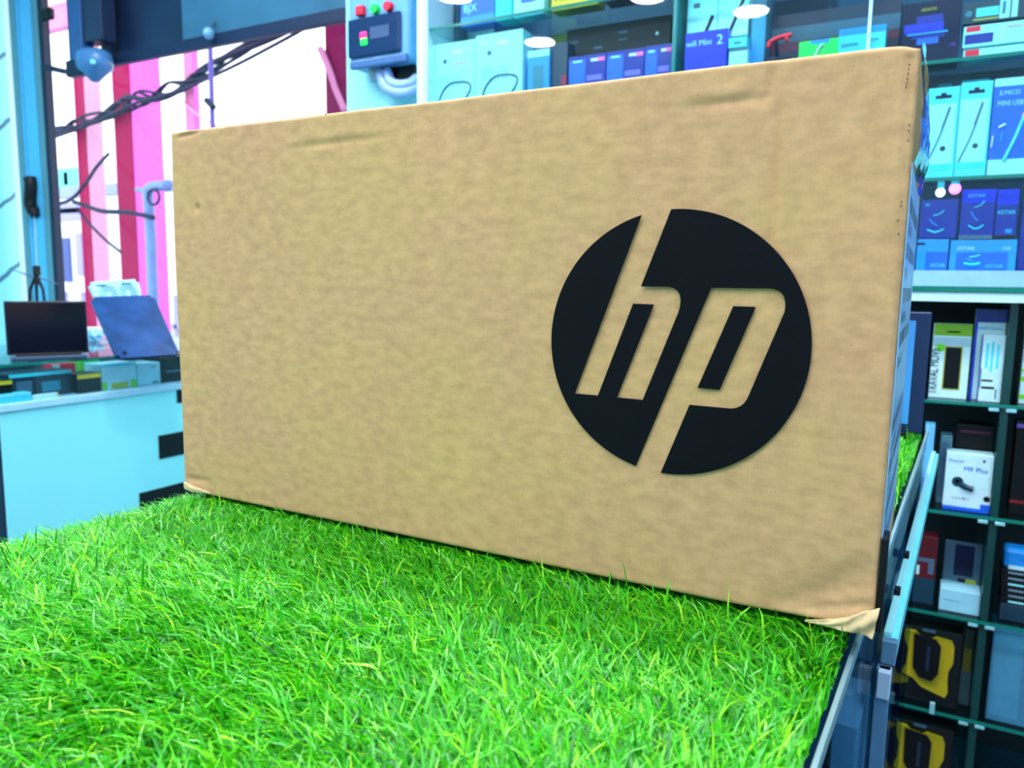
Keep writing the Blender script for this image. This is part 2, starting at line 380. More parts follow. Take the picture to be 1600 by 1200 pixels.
box = tag(empty('cardboard_carton', (0, 0, 0)), 'large brown cardboard carton with a round black printed logo, standing on the green turf', 'box')
def seg(x, z, p, q):
    """distance to segment p-q (arrays) and the parameter along it"""
    d = np.array(q)-np.array(p); l2 = (d**2).sum(); t = np.clip(((x-p[0])*d[0]+(z-p[1])*d[1])/l2, 0, 1)
    return np.hypot(x-p[0]-t*d[0], z-p[1]-t*d[1]), t
def fxz(px, py): v = at(px, py, 0.0); return (v[0], v[2])
NX, NZ = 300, 168
R_ = .0035
ux = np.concatenate([np.linspace(0, .008, 9)[:-1], np.linspace(.008, BW-.008, NX-16), np.linspace(BW-.008, BW, 9)[1:]])
uz = np.concatenate([np.linspace(0, .008, 9)[:-1], np.linspace(.008, BH-.008, NZ-16), np.linspace(BH-.008, BH, 9)[1:]])
NX, NZ = len(ux), len(uz)
GX, GZ = np.meshgrid(ux-BW, uz, indexing='ij')
ed = np.minimum.reduce([GX+BW, -GX, GZ, BH-GZ])
Yd = np.where(ed < R_, R_-np.sqrt(np.maximum(0, R_**2-(R_-ed)**2)), 0)
def dent(p, q, w, a, fade=True):
    global Yd; a = a*1.7
    d, t = seg(GX, GZ, fxz(*p), fxz(*q)); f = np.sin(np.pi*np.clip(t, .02, .98))**.5 if fade else 1
    Yd = Yd+a*np.exp(-(d/w)**2)*f
dent((276, 214), (312, 205), .0022, .0016); dent((276, 208), (312, 199), .004, -.0006)
dent((450, 231), (600, 213), .0024, .0010); dent((450, 224), (600, 206), .005, -.0004)
dent((1065, 168), (1210, 152), .0030, .0012); dent((1050, 160), (1200, 145), .0060, -.0004)
dent((1200, 160), (1212, 92), .0030, .0014)
dent((1186, 95), (1180, 150), .0018, .0006)
dent((1222, 95), (1206, 420), .0022, .0013)
dent((1422, 90), (1390, 930), .0026, .0009, False)
dent((307, 323), (308, 325), .0022, .0022, False)
dent((1290, 930), (1370, 880), .010, .0014)
dent((1200, 945), (1340, 915), .008, .0012)
dent((1255, 955), (1372, 948), .0030, .0010)
dent((292, 748), (330, 752), .003, .0012)
Yd += .0005*np.sin(GX*19+1)*np.sin(GZ*23)+.0005*np.sin(GX*47+GZ*31)*np.exp(-((GZ-BH)/.06)**2)
Yd = np.maximum(Yd, -.0016)
Yd += .0022*np.exp(-(((GX)/.012)**2+((GZ-BH)/.012)**2))        # blunted top right corner
BX = GX.copy(); BZ = GZ.copy()
BZ += .002*np.exp(-((GX-0)/.05)**2)*np.exp(-(GZ/.012)**2)      # crushed lower right corner lifts
BZ -= .0022*np.exp(-((GX-0)/.006)**2)*np.exp(-((GZ-BH)/.006)**2)
bm = bmesh.new()
vv = [[bm.verts.new((BX[i, j], Yd[i, j], BZ[i, j])) for j in range(NZ)] for i in range(NX)]
for i in range(NX-1):
    for j in range(NZ-1): bm.faces.new((vv[i][j], vv[i+1][j], vv[i+1][j+1], vv[i][j+1]))
loop = [vv[i][0] for i in range(NX)]+[vv[NX-1][j] for j in range(1, NZ)]+[vv[i][NZ-1] for i in range(NX-2, -1, -1)]+[vv[0][j] for j in range(NZ-2, 0, -1)]
prev = loop
for yy in (.02, .08, .16, BD-.004, BD):
    ins = .003 if yy == BD else 0
    cur = []
    for v in loop:
        x, z = v.co.x, v.co.z
        if ins: x = min(max(x, -BW+ins), -ins); z = min(max(z, ins), BH-ins)
        cur.append(bm.verts.new((x, yy, z)))
    for i in range(len(loop)):
        k2 = (i+1) % len(loop); bm.faces.new((prev[i], cur[i], cur[k2], prev[k2]))
    prev = cur
bm.faces.new(prev[::-1])
bmesh.ops.recalc_face_normals(bm, faces=bm.faces)
body = link('carton_body', bm, card, box, True)

# torn pale flap at the crushed lower right corner, small one at lower left
def patch(name, pts, m, parent, y=-.001):
    bm = bmesh.new(); P = [fxz(*p[:2]) for p in pts]
    F_ = [bm.verts.new((a[0], y-(pts[i][2] if len(pts[i]) > 2 else 0), a[1])) for i, a in enumerate(P)]
    Bk = [bm.verts.new((v.co.x, v.co.y+.0022, v.co.z)) for v in F_]
    nn = len(F_); c = sum((v.co for v in F_), Vector())/nn
    cf = bm.verts.new(c+Vector((0, -.0012, 0))); cb = bm.verts.new(c+Vector((0, .002, 0)))
    for i in range(nn):
        j = (i+1) % nn
        bm.faces.new((F_[i], F_[j], cf)); bm.faces.new((Bk[j], Bk[i], cb)); bm.faces.new((F_[j], F_[i], Bk[i], Bk[j]))
    bmesh.ops.recalc_face_normals(bm, faces=bm.faces)
    return link(name, bm, m, parent)
bm = bmesh.new(); G = []
tc_ = [(1258, 967), (1290, 968), (1320, 964), (1345, 957), (1374, 950)]; bc_ = [(1258, 970), (1290, 978), (1320, 985), (1342, 990), (1363, 996)]
def lerp_path(P, t):
    t = t*(len(P)-1); i = min(int(t), len(P)-2); f = t-i; return (P[i][0]*(1-f)+P[i+1][0]*f, P[i][1]*(1-f)+P[i+1][1]*f)
for i in range(41):
    a = fxz(*lerp_path(tc_, i/40)); b_ = fxz(*lerp_path(bc_, i/40)); row = []
    for j in range(11):
        t = j/10; x = a[0]*(1-t)+b_[0]*t; zz = a[1]*(1-t)+b_[1]*t
        y = -.0011-.0016*(i/40)**1.5*math.sin(math.pi*min(1, t*1.15))-.0014*(i/40)*math.sin(t*8+i*.30)-.0006*math.sin(i*.9+t*4)*(i/40)
        row.append(bm.verts.new((x, y, zz)))
    G.append(row)
for i in range(40):
    for j in range(10): bm.faces.new((G[i][j], G[i+1][j], G[i+1][j+1], G[i][j+1]))
bmesh.ops.recalc_face_normals(bm, faces=bm.faces)
r_ = bmesh.ops.solidify(bm, geom=list(bm.faces), thickness=.0008)
o = link('torn_flap', bm, torn, box, True); o['label'] = 'pale torn lower corner'
o = patch('torn_flap', [(288, 753), (300, 758), (318, 765), (330, 771), (300, 768), (289, 763)], torn, box); o['label'] = 'pale torn lower corner'

# the printed logo, traced in a 1200-pixel square over the photo's (840..1300, 300..760)
def lg(u, v):
    p = fxz(840+u*460/1200, 300+v*460/1200); return p
LC = (-.1266, .1640); arcs = [lg(58, 600), lg(1120, 600), lg(590, 69), lg(590, 1151)]
def fit_circle(P):
    P = np.array(P); A = np.c_[2*P, np.ones(len(P))]; s = np.linalg.lstsq(A, (P**2).sum(1), rcond=None)[0]
    return s[0], s[1], math.sqrt(s[2]+s[0]**2+s[1]**2)
cx, cz, cr_ = fit_circle([lg(*p) for p in ((58, 600), (1119, 600), (600, 69), (548, 70), (505, 1146), (600, 1152), (428, 95), (403, 1116), (140, 330), (900, 165), (1060, 370), (1030, 890), (860, 1080), (130, 860))])
def ang(p): return math.atan2(p[1]-cz, p[0]-cx)
def arc(a0, a1, n): return [(cx+cr_*math.cos(a0+(a1-a0)*i/n), cz+cr_*math.sin(a0+(a1-a0)*i/n)) for i in range(n+1)]
def rnd(p, c, q, n=6):
    """quadratic rounding from p to q around control c"""
    return [((1-t)**2*p[0]+2*t*(1-t)*c[0]+t*t*q[0], (1-t)**2*p[1]+2*t*(1-t)*c[1]+t*t*q[1]) for t in [i/n for i in range(n+1)]]
aT, aB = ang(lg(548, 70)), ang(lg(505, 1146)); aBL, aTL = ang(lg(403, 1116)), ang(lg(428, 95))
out = []
out += arc(aT, aB, 70)
out += [lg(622, 866)]
out += rnd(lg(790, 881), lg(842, 880), lg(862, 830))
out += rnd(lg(1008, 490), lg(1028, 396), lg(945, 394), 8)
out += [lg(710, 390)]
if aBL > 0: aBL -= 2*math.pi
out += arc(aBL, aTL-2*math.pi if aTL > 0 else aTL, 60)
out += [lg(155, 820), lg(250, 828), lg(393, 455), lg(478, 458), lg(327, 836), lg(432, 846)]
out += rnd(lg(577, 490), lg(610, 388), lg(525, 386), 8)
out += [lg(425, 385)]
bm = bmesh.new(); poly_xz(bm, out, -.0019, .0004)
poly_xz(bm, [lg(800, 465), lg(892, 468), lg(745, 805), lg(655, 797)], -.0019, .0004)
o = link('printed_logo', bm, mat('logo_print', (9, 11, 18), .7, var=.04, scale=20, spec=.12), box); o['label'] = 'round black hp emblem'
# side label, tape, small marks
lab = link('shipping_label', B(.0002, .0008, .004, .21, .030, .268), mat('label_paper', (150, 200, 245), .3), box); lab['label'] = 'white printed label'
for i in range(26):
    z = .252-.0085*i
    if 11 < i < 15: continue
    bmx = bmesh.new()
    if i % 3 == 0:
        y = .012
        while y < .19:
            w = random.choice((.0015, .003, .0045)); bx(bmx, .0008, .00083, y, y+w, z-.009, z); y += w+random.choice((.003, .006))
        link('barcode', bmx, ink, lab)
    elif i % 3 == 1:
        text_obj('label_text', random.choice(('PRODUCT NO', 'SERIAL 4 CORE', 'QTY 1 EA', 'MADE IN CHINA', '15.6 FHD', 'BL FN7')), ink, lab, (.0010, .012, z-.012), .0065, .17, 'YZ')
bm = bmesh.new(); tp = []
for j in range(13):
    z = .268+(BH+.0035-.268)*j/12; tp.append([bm.verts.new((.0012+.0032*math.sin(math.pi*j/12)+.0012*math.sin(i*1.7+j), .006+.022*i, z)) for i in range(10)])
for j in range(12):
    for i in range(9): bm.faces.new((tp[j][i], tp[j][i+1], tp[j+1][i+1], tp[j+1][i]))
o = link('packing_tape', bm, glass('tape_film', (.62, .80, .80), 1.4, .10), box, True); o['label'] = 'loose clear packing tape'
for (x, y) in ((1421, 102), (1420, 109), (1419, 116), (1418, 124), (1417, 131), (1416, 137), (1421, 196), (1420, 205), (1419, 220), (1409, 316), (1408, 322), (1403, 345), (1404, 366), (508, 174), (510, 179)):
    p = fxz(x, y); link('printed_speck', B(p[0]-.0003, p[0]+.0003, -.0010, -.0004, p[1]-.0006, p[1]+.0006), mat('faded_ink', (80, 66, 56), .8), box)
bm = B(.0003, .004, .002, .020, .001, .058, .0008)
link('strap_end', bm, black, box)

# ================================================================== monitor standing behind the carton
mo = tag(empty('monitor', (-.30, .70, -.001)), 'dark framed screen standing on the turf behind the carton', 'monitor')
z0, z1 = .006, at(1430, 486, .70)[2]
xr_ = at(1447, 600, .70)[0]+.30
link('bezel', B(-.02, xr_, 0, .012, z0, z1, .002), mat('monitor_bezel', (24, 42, 85), .35), mo)
link('screen', B(-.005, xr_-.018, -.0012, 0, z0+.012, z1-.012), mat('screen_film', (70, 150, 225), .25, var=.12, scale=5), mo)
link('stand_foot', B(-.01, xr_-.02, -.004, .07, -.012, .007, .002), black, mo)

# ================================================================== display rack with glass shelves
YR = 1.35; YK = 1.70
rack = tag(empty('display_rack', (0, 0, FL)), 'tall display rack with green edged glass shelves full of boxed accessories', 'display rack')
def RB(*a, **k):
    a = list(a); a[4] -= FL; a[5] -= FL; return B(*a, **k)
x_l = at(655, 130, YR)[0]; x_r = 1.15
ZS = {'U0': .889, 'U1': .659, 'U2': .428, 'A': -.027, 'B': -.262, 'C': -.487, 'D': -.709}
link('side_panel', RB(x_l, x_l+.035, YR-.01, YK+.03, FL, CE-.03), white, rack)
link('side_panel', RB(x_r, x_r+.035, YR-.01, YK+.03, FL, CE-.03), white, rack)
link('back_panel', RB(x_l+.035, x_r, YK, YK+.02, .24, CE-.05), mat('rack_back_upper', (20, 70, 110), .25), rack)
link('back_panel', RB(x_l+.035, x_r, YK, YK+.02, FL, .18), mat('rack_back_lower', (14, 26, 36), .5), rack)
for k_, z in ZS.items():
    g_ = link('glass_shelf', RB(x_l+.036, x_r-.001, YR, YK-.002, z-.007, z), gl_shelf, rack)
    link('shelf_edge', RB(x_l+.036, x_r-.001, YR-.0025, YR-.0003, z-.007, z), gedge, g_)
link('ledge', RB(x_l+.036, x_r-.001, YR-.03, YK-.002, .2085, .240), mat('ledge_board', (150, 200, 225), .4), rack)
link('ledge_glass', RB(x_l+.036, x_r-.001, YR-.033, YR+.1, .1975, .2080), gedge, rack)
link('ledge', RB(x_l+.036, x_r-.001, YR-.03, YK-.002, .178, .197), white, rack)
xd = at(1545, 860, YR)[0]
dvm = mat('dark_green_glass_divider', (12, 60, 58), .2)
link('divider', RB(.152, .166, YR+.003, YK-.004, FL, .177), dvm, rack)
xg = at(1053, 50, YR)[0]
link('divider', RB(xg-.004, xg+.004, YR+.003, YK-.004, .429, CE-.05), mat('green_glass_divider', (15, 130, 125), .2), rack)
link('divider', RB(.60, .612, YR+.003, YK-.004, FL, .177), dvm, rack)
clip = mat('chrome_clip', (170, 235, 245), .2, metal=.5)
for z in (-.027, -.262, -.487, -.709):
    for x in (.140, .170): link('shelf_clip', RB(x-.009, x+.009, YR-.004, YR+.01, z-.015, z-.008, .001), clip, rack)
link('shelf_clip', RB(.075, .085, YR-.006, YR+.002, -.716, -.69, .001), clip, rack)
door = tag(empty('sliding_glass_door', (0, 0, 0)), 'sliding glass door of the upper rack, with the bright vertical edge', 'glass door')
xg1, xg2 = at(1293, 30, 1.325)[0], at(1357, 30, 1.318)[0]
link('pane', B(x_l+.04, xg2, 1.314, 1.320, .245, CE-.03), glass('door_glass', (.93, .985, 1.0), .75, .015), door)
link('edge_strip', B(xg2, xg2+.006, 1.313, 1.321, .245, CE-.03), mat('door_edge', (190, 250, 255), .2), door)
dr2 = tag(empty('sliding_glass_door', (0, 0, 0)), 'rear sliding glass pane of the upper rack, right of the bright edge', 'glass door')
link('pane', B(xg1, x_r, 1.326, 1.332, .245, CE-.03), glass('door_glass2', (.92, .985, 1.0), .6, .015), dr2)

def pk(name, label, cat, Lx, Rx, Ty, z0, Y, base, deco=(), dep=.05, group=None, mid=None, bev=.0012, ref=None, z1=None):
    """a boxed article: its front face spans the sight lines Lx..Rx in the plane Y, standing at height z0"""
    zt1 = at((Lx+Rx)/2, Ty, Y)[2] if z1 is None else z1
    for zs in list(ZS.values())+[.178]:
        if zs-.009 > z0 and zt1 > zs-.009: zt1 = zs-.009
    zmid = (zt1+z0)/2
    # pixel row of the box's middle height
    def xat(px):
        lo, hi = -400, 1800
        for _ in range(40):
            mrow = (lo+hi)/2
            if at(px, mrow, Y)[2] > zmid: lo = mrow
            else: hi = mrow
        return at(px, mrow, Y)[0]
    xa, xb = xat(Lx), xat(Rx); 
    lo_, hi_ = (.151, .167) if z0 < .17 else (xg-.005, xg+.005)
    if Y >= YR+.003 and xa < hi_ and xb > lo_:
        if (xa+xb)/2 < lo_: xb = lo_
        else: xa = hi_
    w = xb-xa; h = zt1-z0
    root = tag(empty(name, (xa, Y, z0)), label, cat, group)
    link('carton' if cat == 'box' else 'housing', B(0, w, 0, dep, 0, h, min(bev, w*.2, h*.2)), base, root)
    e_ = .0004
    for d in deco:
        kind = d[0]
        if kind == 'r':      # name, u0,u1,v0,v1, material
            _, nm, a, b_, c, d_, m_ = d[:7]; lv = d[7] if len(d) > 7 else 1
            link(nm, B(a*w, b_*w, -e_*lv, -e_*(lv-1), c*h, d_*h), m_, root)
        elif kind == 't':    # text, u, v, height, material, width
            _, s, u, v, hh, m_, wm = d[:7]; rt = d[7] if len(d) > 7 else 0
            text_obj('printed_text', s, m_, root, (u*w, -e_*3.2, v*h), hh*h, wm*(w if abs(rt) < 1 else h), 'XZ', rt)
        elif kind == 'd':    # disc
            _, nm, u, v, r_, m_ = d; link(nm, cyl(bmesh.new(), (u*w, -e_*2.5, v*h), (u*w, -e_, v*h), r_*w, n=20), m_, root)
        elif kind == 'p':    # polyline band
            _, nm, pts, wd, m_ = d
            link(nm, tube(bmesh.new(), smoothpath([(u*w, -e_*2-.0005, v*h) for u, v in pts], 5), wd*w, 6), m_, root)
    return root
R2 = lambda nm, a, b, c, d, m, lv=1: ('r', nm, a, b, c, d, m, lv)
T2 = lambda s, u, v, h, m, wm=.9, rt=0: ('t', s, u, v, h, m, wm, rt)

# ---- top shelf articles
z = ZS['U0']+.0005
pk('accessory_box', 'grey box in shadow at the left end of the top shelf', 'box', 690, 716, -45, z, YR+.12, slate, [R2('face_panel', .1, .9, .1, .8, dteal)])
pk('accessory_box', 'bright blue box on the top shelf with pale lettering', 'box', 720, 773, -60, z, YR+.03, blue, [R2('lower_band', 0, 1, 0, .15, sky), T2('BJX', .08, .22, .13, aquaw), R2('face_panel', .1, .9, .5, .9, royal)])
pk('accessory_box', 'plain bright cyan box beside the blue one on the top shelf', 'box', 774, 800, -60, z, YR+.03, cyan, [R2('top_band', 0, 1, .8, 1, aqua)])
pk('accessory_box', 'white box with a blue window on the top shelf', 'box', 803, 850, -60, z, YR+.03, aquaw, [R2('blue_window', .25, .75, .25, .8, blue), R2('base_band', 0, 1, 0, .06, aqua)])
pk('accessory_box', 'yellow packet with dark lettering on the top shelf', 'box', 862, 935, -60, z, YR+.03, yellow, [T2('WA', .03, .20, .2, mat('dark_green_print', (10, 90, 60), .5)), R2('face_panel', .45, .95, .3, .9, ochre)])
pk('accessory_box', 'navy box on the top shelf right of the yellow packet', 'box', 945, 1040, -80, z, YR+.03, navy, [R2('face_panel', .1, .9, .1, .9, deep)])
pk('accessory_box', 'wide pale boxed set on the top shelf right of the green divider', 'box', 1066, 1175, -100, z, YR+.05, aqua, [R2('face_panel', .1, .9, .1, .9, aquaw)])

# ---- second shelf, left bay
z = ZS['U1']+.0005
shadow_green = mat('faint_green_print', (120, 215, 225), .5)
for (a, b_, T, lbl, txt, extra) in ((676, 742, 66, 'white earphone box nearest the pillar, with red lettering', 'EN0', [T2('A-610', .55, .68, .05, red, .35)]),
                                    (743, 816, 50, 'white earphone box, second from the pillar, with a looped cable picture', 'EN0', [T2('WIRELESS', .05, .88, .03, red, .4)])):
    pk('earphone_box', lbl, 'box', a, b_, T, z, YR+.02, aquaw,
       [T2(txt, .12, .40, .17, shadow_green, .75), ('p', 'cable_picture', [(.12, .05), (.2, .28), (.38, .42), (.6, .45), (.85, .42), (.9, .33), (.75, .18), (.5, .02)], .018, slate),
        ('d', 'earbud_picture', .3, .75, .045, slate), R2('hang_tab', .45, .7, .84, .88, white)]+extra, .06, 'white earphone boxes on the second shelf')
pk('accessory_box', 'sky blue box with a dark window beside the earphone boxes', 'box', 824, 858, 78, z, YR+.02, sky, [R2('window_panel', .25, .75, .15, .72, teal), R2('top_band', 0, 1, .88, 1, aquaw)])
pk('spice_rack_pack', 'dark card with red and grey marks on the second shelf', 'box', 860, 886, 66, z, YR+.03, dteal, [R2('red_mark', .65, .98, .30, .46, mat('dim_red', (150, 20, 70), .4)), R2('grey_mark', .65, .98, .12, .27, slate), R2('pink_mark', .2, .42, .1, .25, pink)])
for (a, b_, T, w_) in ((888, 946, 86, 'first'), (947, 1006, 78, 'second'), (1007, 1049, 70, 'third')):
    pk('phone_case_box', 'dark blue device box with a pale blue streak, %s from the left' % w_, 'box', a, b_, T, z, YR+.03, deep,
       [R2('face_panel', .02, .45, .06, .92, blue), R2('streak', .45, .85, .10, .35, sky), R2('streak', .5, .9, .45, .56, mat('violet_streak', (110, 110, 230), .3)), R2('logo_strip', .12, .36, .86, .9, aquaw, 2),
        R2('pink_tab', .78, .97, .84, .92, pink, 2), R2('white_tab', .6, .78, .85, .91, white, 2), R2('dark_window', .08, .4, .05, .4, navy, 2)], .05, 'dark blue device boxes on the second shelf')
pk('device_case', 'tall black case behind the dark blue device boxes', 'case', 884, 1046, 35, z, YR+.10, black, [R2('grey_label', .03, .12, .82, .85, slate), R2('grey_label', .28, .36, .72, .745, slate), R2('grey_label', .52, .60, .86, .89, slate), R2('grey_label', .52, .6, .78, .8, slate), ('d', 'indicator', .88, .8, .015, white)])
pk('pouch', 'olive yellow packet behind the black case on the second shelf', 'packet', 860, 940, 12, z, YR+.17, ochre, [R2('dark_band', .3, 1, .62, .85, mat('olive_dark', (45, 60, 25), .5)), R2('dark_band', .5, 1, .85, .96, mat('olive_dark', (45, 60, 25), .5))])
# right of the green divider
pk('stylus_box', 'white stylus box just right of the green glass divider', 'box', 1072, 1119, -20, z, YR+.05, aquaw, [('p', 'pen_picture', [(.15, .25), (.5, .5), (.85, .76)], .055, black), R2('print_line', .0, 1, .48, .485, pink), R2('label_mark', .2, .42, .86, .91, slate)], .03, 'stylus boxes behind the blue box')
pk('stylus_box', 'second white stylus box, under the round lamp reflection', 'box', 1120, 1168, -25, z, YR+.05, aquaw, [('p', 'pen_picture', [(.2, .42), (.5, .64), (.82, .88)], .055, navy), R2('print_line', .0, 1, .56, .565, pink)], .03, 'stylus boxes behind the blue box')
pk('adapter_box', 'royal blue adapter box with white lettering in front of the stylus boxes', 'box', 1070, 1136, 48, z+.04, YR+.008, royal, [T2('wifi Mini', .03, .62, .16, aquaw, .6), T2('2', .75, .6, .26, aquaw, .2)], .035)
pk('adapter_box', 'mid blue box with a small white oval beneath the royal blue one', 'box', 1073, 1134, 82, z, YR+.008, blue, [T2('WIFI', .3, .35, .3, aquaw, .4), ('d', 'oval_mark', .78, .4, .06, aquaw), R2('white_end', 0, .1, 0, 1, aquaw), R2('white_end', .88, 1, 0, 1, aquaw)], .035, z1=z+.0395)
pk('cable_box', 'lower small white box right of the royal blue box', 'box', 1138, 1167, 76, z, YR+.01, aquaw, [R2('grey_line', 0, 1, .93, 1, slate)], .035)
pk('cable_box', 'upper small white box right of the royal blue box', 'box', 1138, 1167, 56, at(1152, 75, YR+.01)[2]+.001, YR+.01, aqua, [R2('grey_line', 0, 1, .9, 1, navy), R2('print_mark', .3, .7, .3, .5, teal)], .035)
pk('gadget_box', 'tall dim blue box right of the small white boxes', 'box', 1172, 1196, -5, z, YR+.04, teal, [R2('face_panel', .1, .9, .1, .9, sky)])
hook = tag(empty('red_holder', tuple(at(1200, 80, YR+.02))), 'red curved plastic holder peeking over the carton', 'holder')
hp_ = [Vector(at(x, y, YR+.02))-hook.location for x, y in ((1201, 74), (1203, 67), (1212, 61), (1224, 57), (1237, 54))]
link('curved_arm', tube(bmesh.new(), smoothpath(hp_), .0052, 8), red, hook, True)
link('prong', tube(bmesh.new(), [Vector(at(1229, 57, YR+.02))-hook.location, Vector(at(1230, 66, YR+.02))-hook.location], [.005, .003], 8), red, hook, True)
zc = z-hook.location[2]; link('base_block', B(-.01, .05, .008, .05, zc, -.012+.0, .002), navy, hook)
link('arm_stem', tube(bmesh.new(), [Vector(at(1212, 61, YR+.02))-hook.location, Vector((.018, .02, -.014))], .004, 8), navy, hook)
pk('router_box', 'long dark box with a grey top stripe along the second shelf', 'box', 1204, 1405, 12, z, YR+.10, mat('maroon_navy', (34, 34, 66), .35), [R2('grey_stripe', 0, 1, .62, .82, slate), R2('maroon_stripe', 0, 1, .50, .61, mat('maroon', (96, 24, 60), .4))], .07)
pk('device_case', 'dark navy case above the red holder', 'case', 1206, 1300, -30, z, YR+.18, navy, [R2('face_panel', .02, .95, .3, .75, mat('dim_navy', (16, 34, 90), .35))], .05)
pk('sticker_box', 'bright green box with a white slash just above the carton', 'box', 1247, 1310, 62, z, YR+.03, green, [('p', 'slash', [(.3, .2), (.5, .75), (.62, .85)], .03, white), R2('grey_top', .3, .75, .9, 1.0, sky)], .04)
pk('lamp_box', 'pale aqua box with dark lettering crossed by the door edge', 'box', 1309, 1383, 42, z, YR+.03, aqua, [T2('canvow', .07, .60, .10, dteal, .36), T2('- one', .62, .66, .08, dteal, .3), R2('top_band', 0, 1, .85, 1, sky)], .05)
# right end of second shelf
pk('drive_box', 'black hard drive box with a glowing blue drive picture', 'box', 1408, 1500, 2, z, YR+.02, navy,
   [T2('ADATA', .32, .85, .05, ochre, .45), R2('drive_picture', .05, .72, .52, .66, royal), R2('drive_picture', .25, .7, .67, .78, deep), R2('drive_shadow', .1, .8, .48, .51, sky), R2('drive_reflection', .28, .65, .32, .42, blue), R2('drive_reflection', .18, .75, .42, .46, deep), T2('1TB', .82, .24, .05, mat('violet_print', (130, 60, 200), .4), .16)], .07)
pk('cable_pack', 'white box with a red corner tag, lower of the two at the right edge', 'box', 1505, 1640, 71, z, YR+.02, aquaw, [R2('red_tag', .02, .19, .3, .95, red), R2('grey_line', .35, .355, 0, 1, slate)], .05, 'white and red boxes on the second shelf')
pk('cable_pack', 'white box with a red tag and dark window, upper one at the right edge', 'box', 1505, 1640, 34, at(1560, 70, YR+.02)[2]+.001, YR+.02, aquaw, [R2('red_tag', .03, .2, .72, .97, red), R2('window_panel', .02, .36, .15, .6, deep), R2('red_outline', .46, .465, 0, 1, pink), T2('UNIVERSAL', .48, .7, .14, red, .5)], .05, 'white and red boxes on the second shelf')
pk('display_tray', 'clear tray with a small circuit picture on top of the red tagged boxes', 'tray', 1506, 1640, -2, at(1560, 33, YR+.02)[2]+.001, YR+.02, dteal, [R2('circuit_picture', .15, .42, .3, .72, aqua), R2('gold_strip', .12, .42, .14, .2, ochre), R2('white_label', .43, .55, .1, 1, aquaw), R2('white_label', .57, .64, .1, 1, aquaw), R2('barcode', .46, .5, .3, .9, teal, 2), ('d', 'cable_coil', .06, .5, .04, teal)], .05)

# ---- third shelf: hanging stylus packs and blue USB box
z = ZS['U2']+.0005
for (a, b_, T, lbl) in ((1449, 1500, 137, 'aqua blister pack with a diagonal stylus, partly behind the carton'), (1500, 1551, 128, 'aqua blister pack with a diagonal stylus, beside the blue USB box')):
    pk('stylus_pack', lbl, 'box', a-4, b_-5, T, z, YR+.02, aqua,
       [R2('face_panel', .04, .92, .16, .82, aquaw), R2('base_band', 0, 1, .10, .155, cyan), R2('hang_slot', .25, .75, .88, .915, navy), R2('hang_slot', .42, .58, .915, .94, navy, 1),
        ('p', 'stylus', [(.1, .17), (.45, .45), (.7, .76)], .026, teal), ('p', 'stylus_grip', [(.53, .55), (.72, .78)], .036, slate), ('d', 'dark_dot', .6, .33, .09, dteal)], .03, 'stylus packs on the third shelf')
pk('usb_box', 'blue adapter box with a usb stick picture at the right edge of the frame', 'box', 1548, 1640, 120, z, YR+.02, blue,
   [R2('top_band', 0, 1, .92, 1, aquaw), T2('E.MICO', .1, .83, .045, aquaw, .35), T2('MINI USB 2.0', .08, .72, .055, aquaw, .6), R2('base_band', 0, 1, 0, .17, aquaw), ('p', 'stick_picture', [(.28, .16), (.45, .4), (.58, .64)], .035, aqua),
    ('p', 'adapter_picture', [(.14, .5), (.26, .53)], .025, white), ('p', 'adapter_tail', [(.2, .36), (.22, .46)], .018, sky), ('d', 'hand_picture', .6, .6, .09, pink), ('p', 'gleam', [(.04, .3), (.05, .42)], .012, white)], .05)
pk('dark_case', 'black and teal case under the second shelf, behind the stylus packs', 'case', 1445, 1640, 100, z, YR+.09, dteal, [R2('teal_panel', .08, .2, .80, .92, teal), R2('teal_panel', .28, .5, .78, .93, cyan)], .05)

# ---- on the ledge: blue cartridges
z = .2405
xs = lambda s, u, v, hh, wm: T2(s, u, v, hh, aqua, wm)
fan = lambda u, v, s: [('p', 'blade_streak', [(u, v), (u+.12*s, v-.12*s), (u+.25*s, v-.2*s)], .02, sky), ('p', 'blade_streak', [(u+.1*s, v+.1*s), (u+.3*s, v+.15*s), (u+.42*s, v+.25*s)], .014, aqua), ('p', 'blade_streak', [(u-.05*s, v-.3*s), (u+.2*s, v-.38*s), (u+.45*s, v-.3*s)], .024, cyan)]
pk('fan_box', 'light blue box with pale lettering, bottom left on the white ledge', 'box', 1432, 1481, 374, z, YR+.02, sky, [R2('face_panel', .3, 1, 0, .6, blue), xs('XSTAR', .45, .12, .12, .5), R2('dark_tab', .0, .25, .82, .9, navy)], .05, 'blue fan boxes on the ledge')
pk('fan_box', 'light blue box with a fan picture, bottom right on the white ledge', 'box', 1484, 1588, 375, z, YR+.02, sky, [R2('face_panel', .1, .88, .02, .6, blue), T2('XSTAR', .1, .68, .12, white, .3), T2('X50', .78, .68, .1, white, .2), xs('XSTAR', .55, .1, .12, .35)]+fan(.25, .4, .5), .05, 'blue fan boxes on the ledge')
zb = at(1460, 373, YR+.02)[2]+.0008
pk('fan_box', 'dark blue box with a fan picture partly hidden by the carton', 'box', 1438, 1496, 312, zb, YR+.02, deep, [xs('XS', .1, .84, .07, .3)]+fan(.25, .5, .9), .05, 'blue fan boxes on the ledge')
zb = at(1540, 374, YR+.02)[2]+.0008
pk('fan_box', 'dark blue box with swirling fan picture and pale lettering, upper middle', 'box', 1501, 1554, 296, zb, YR+.02, deep, [R2('top_panel', 0, 1, .74, 1, royal), xs('XSTAR', .16, .84, .075, .6), R2('grey_strip', 0, 1, 0, .08, slate)]+fan(.3, .55, .9), .05, 'blue fan boxes on the ledge')
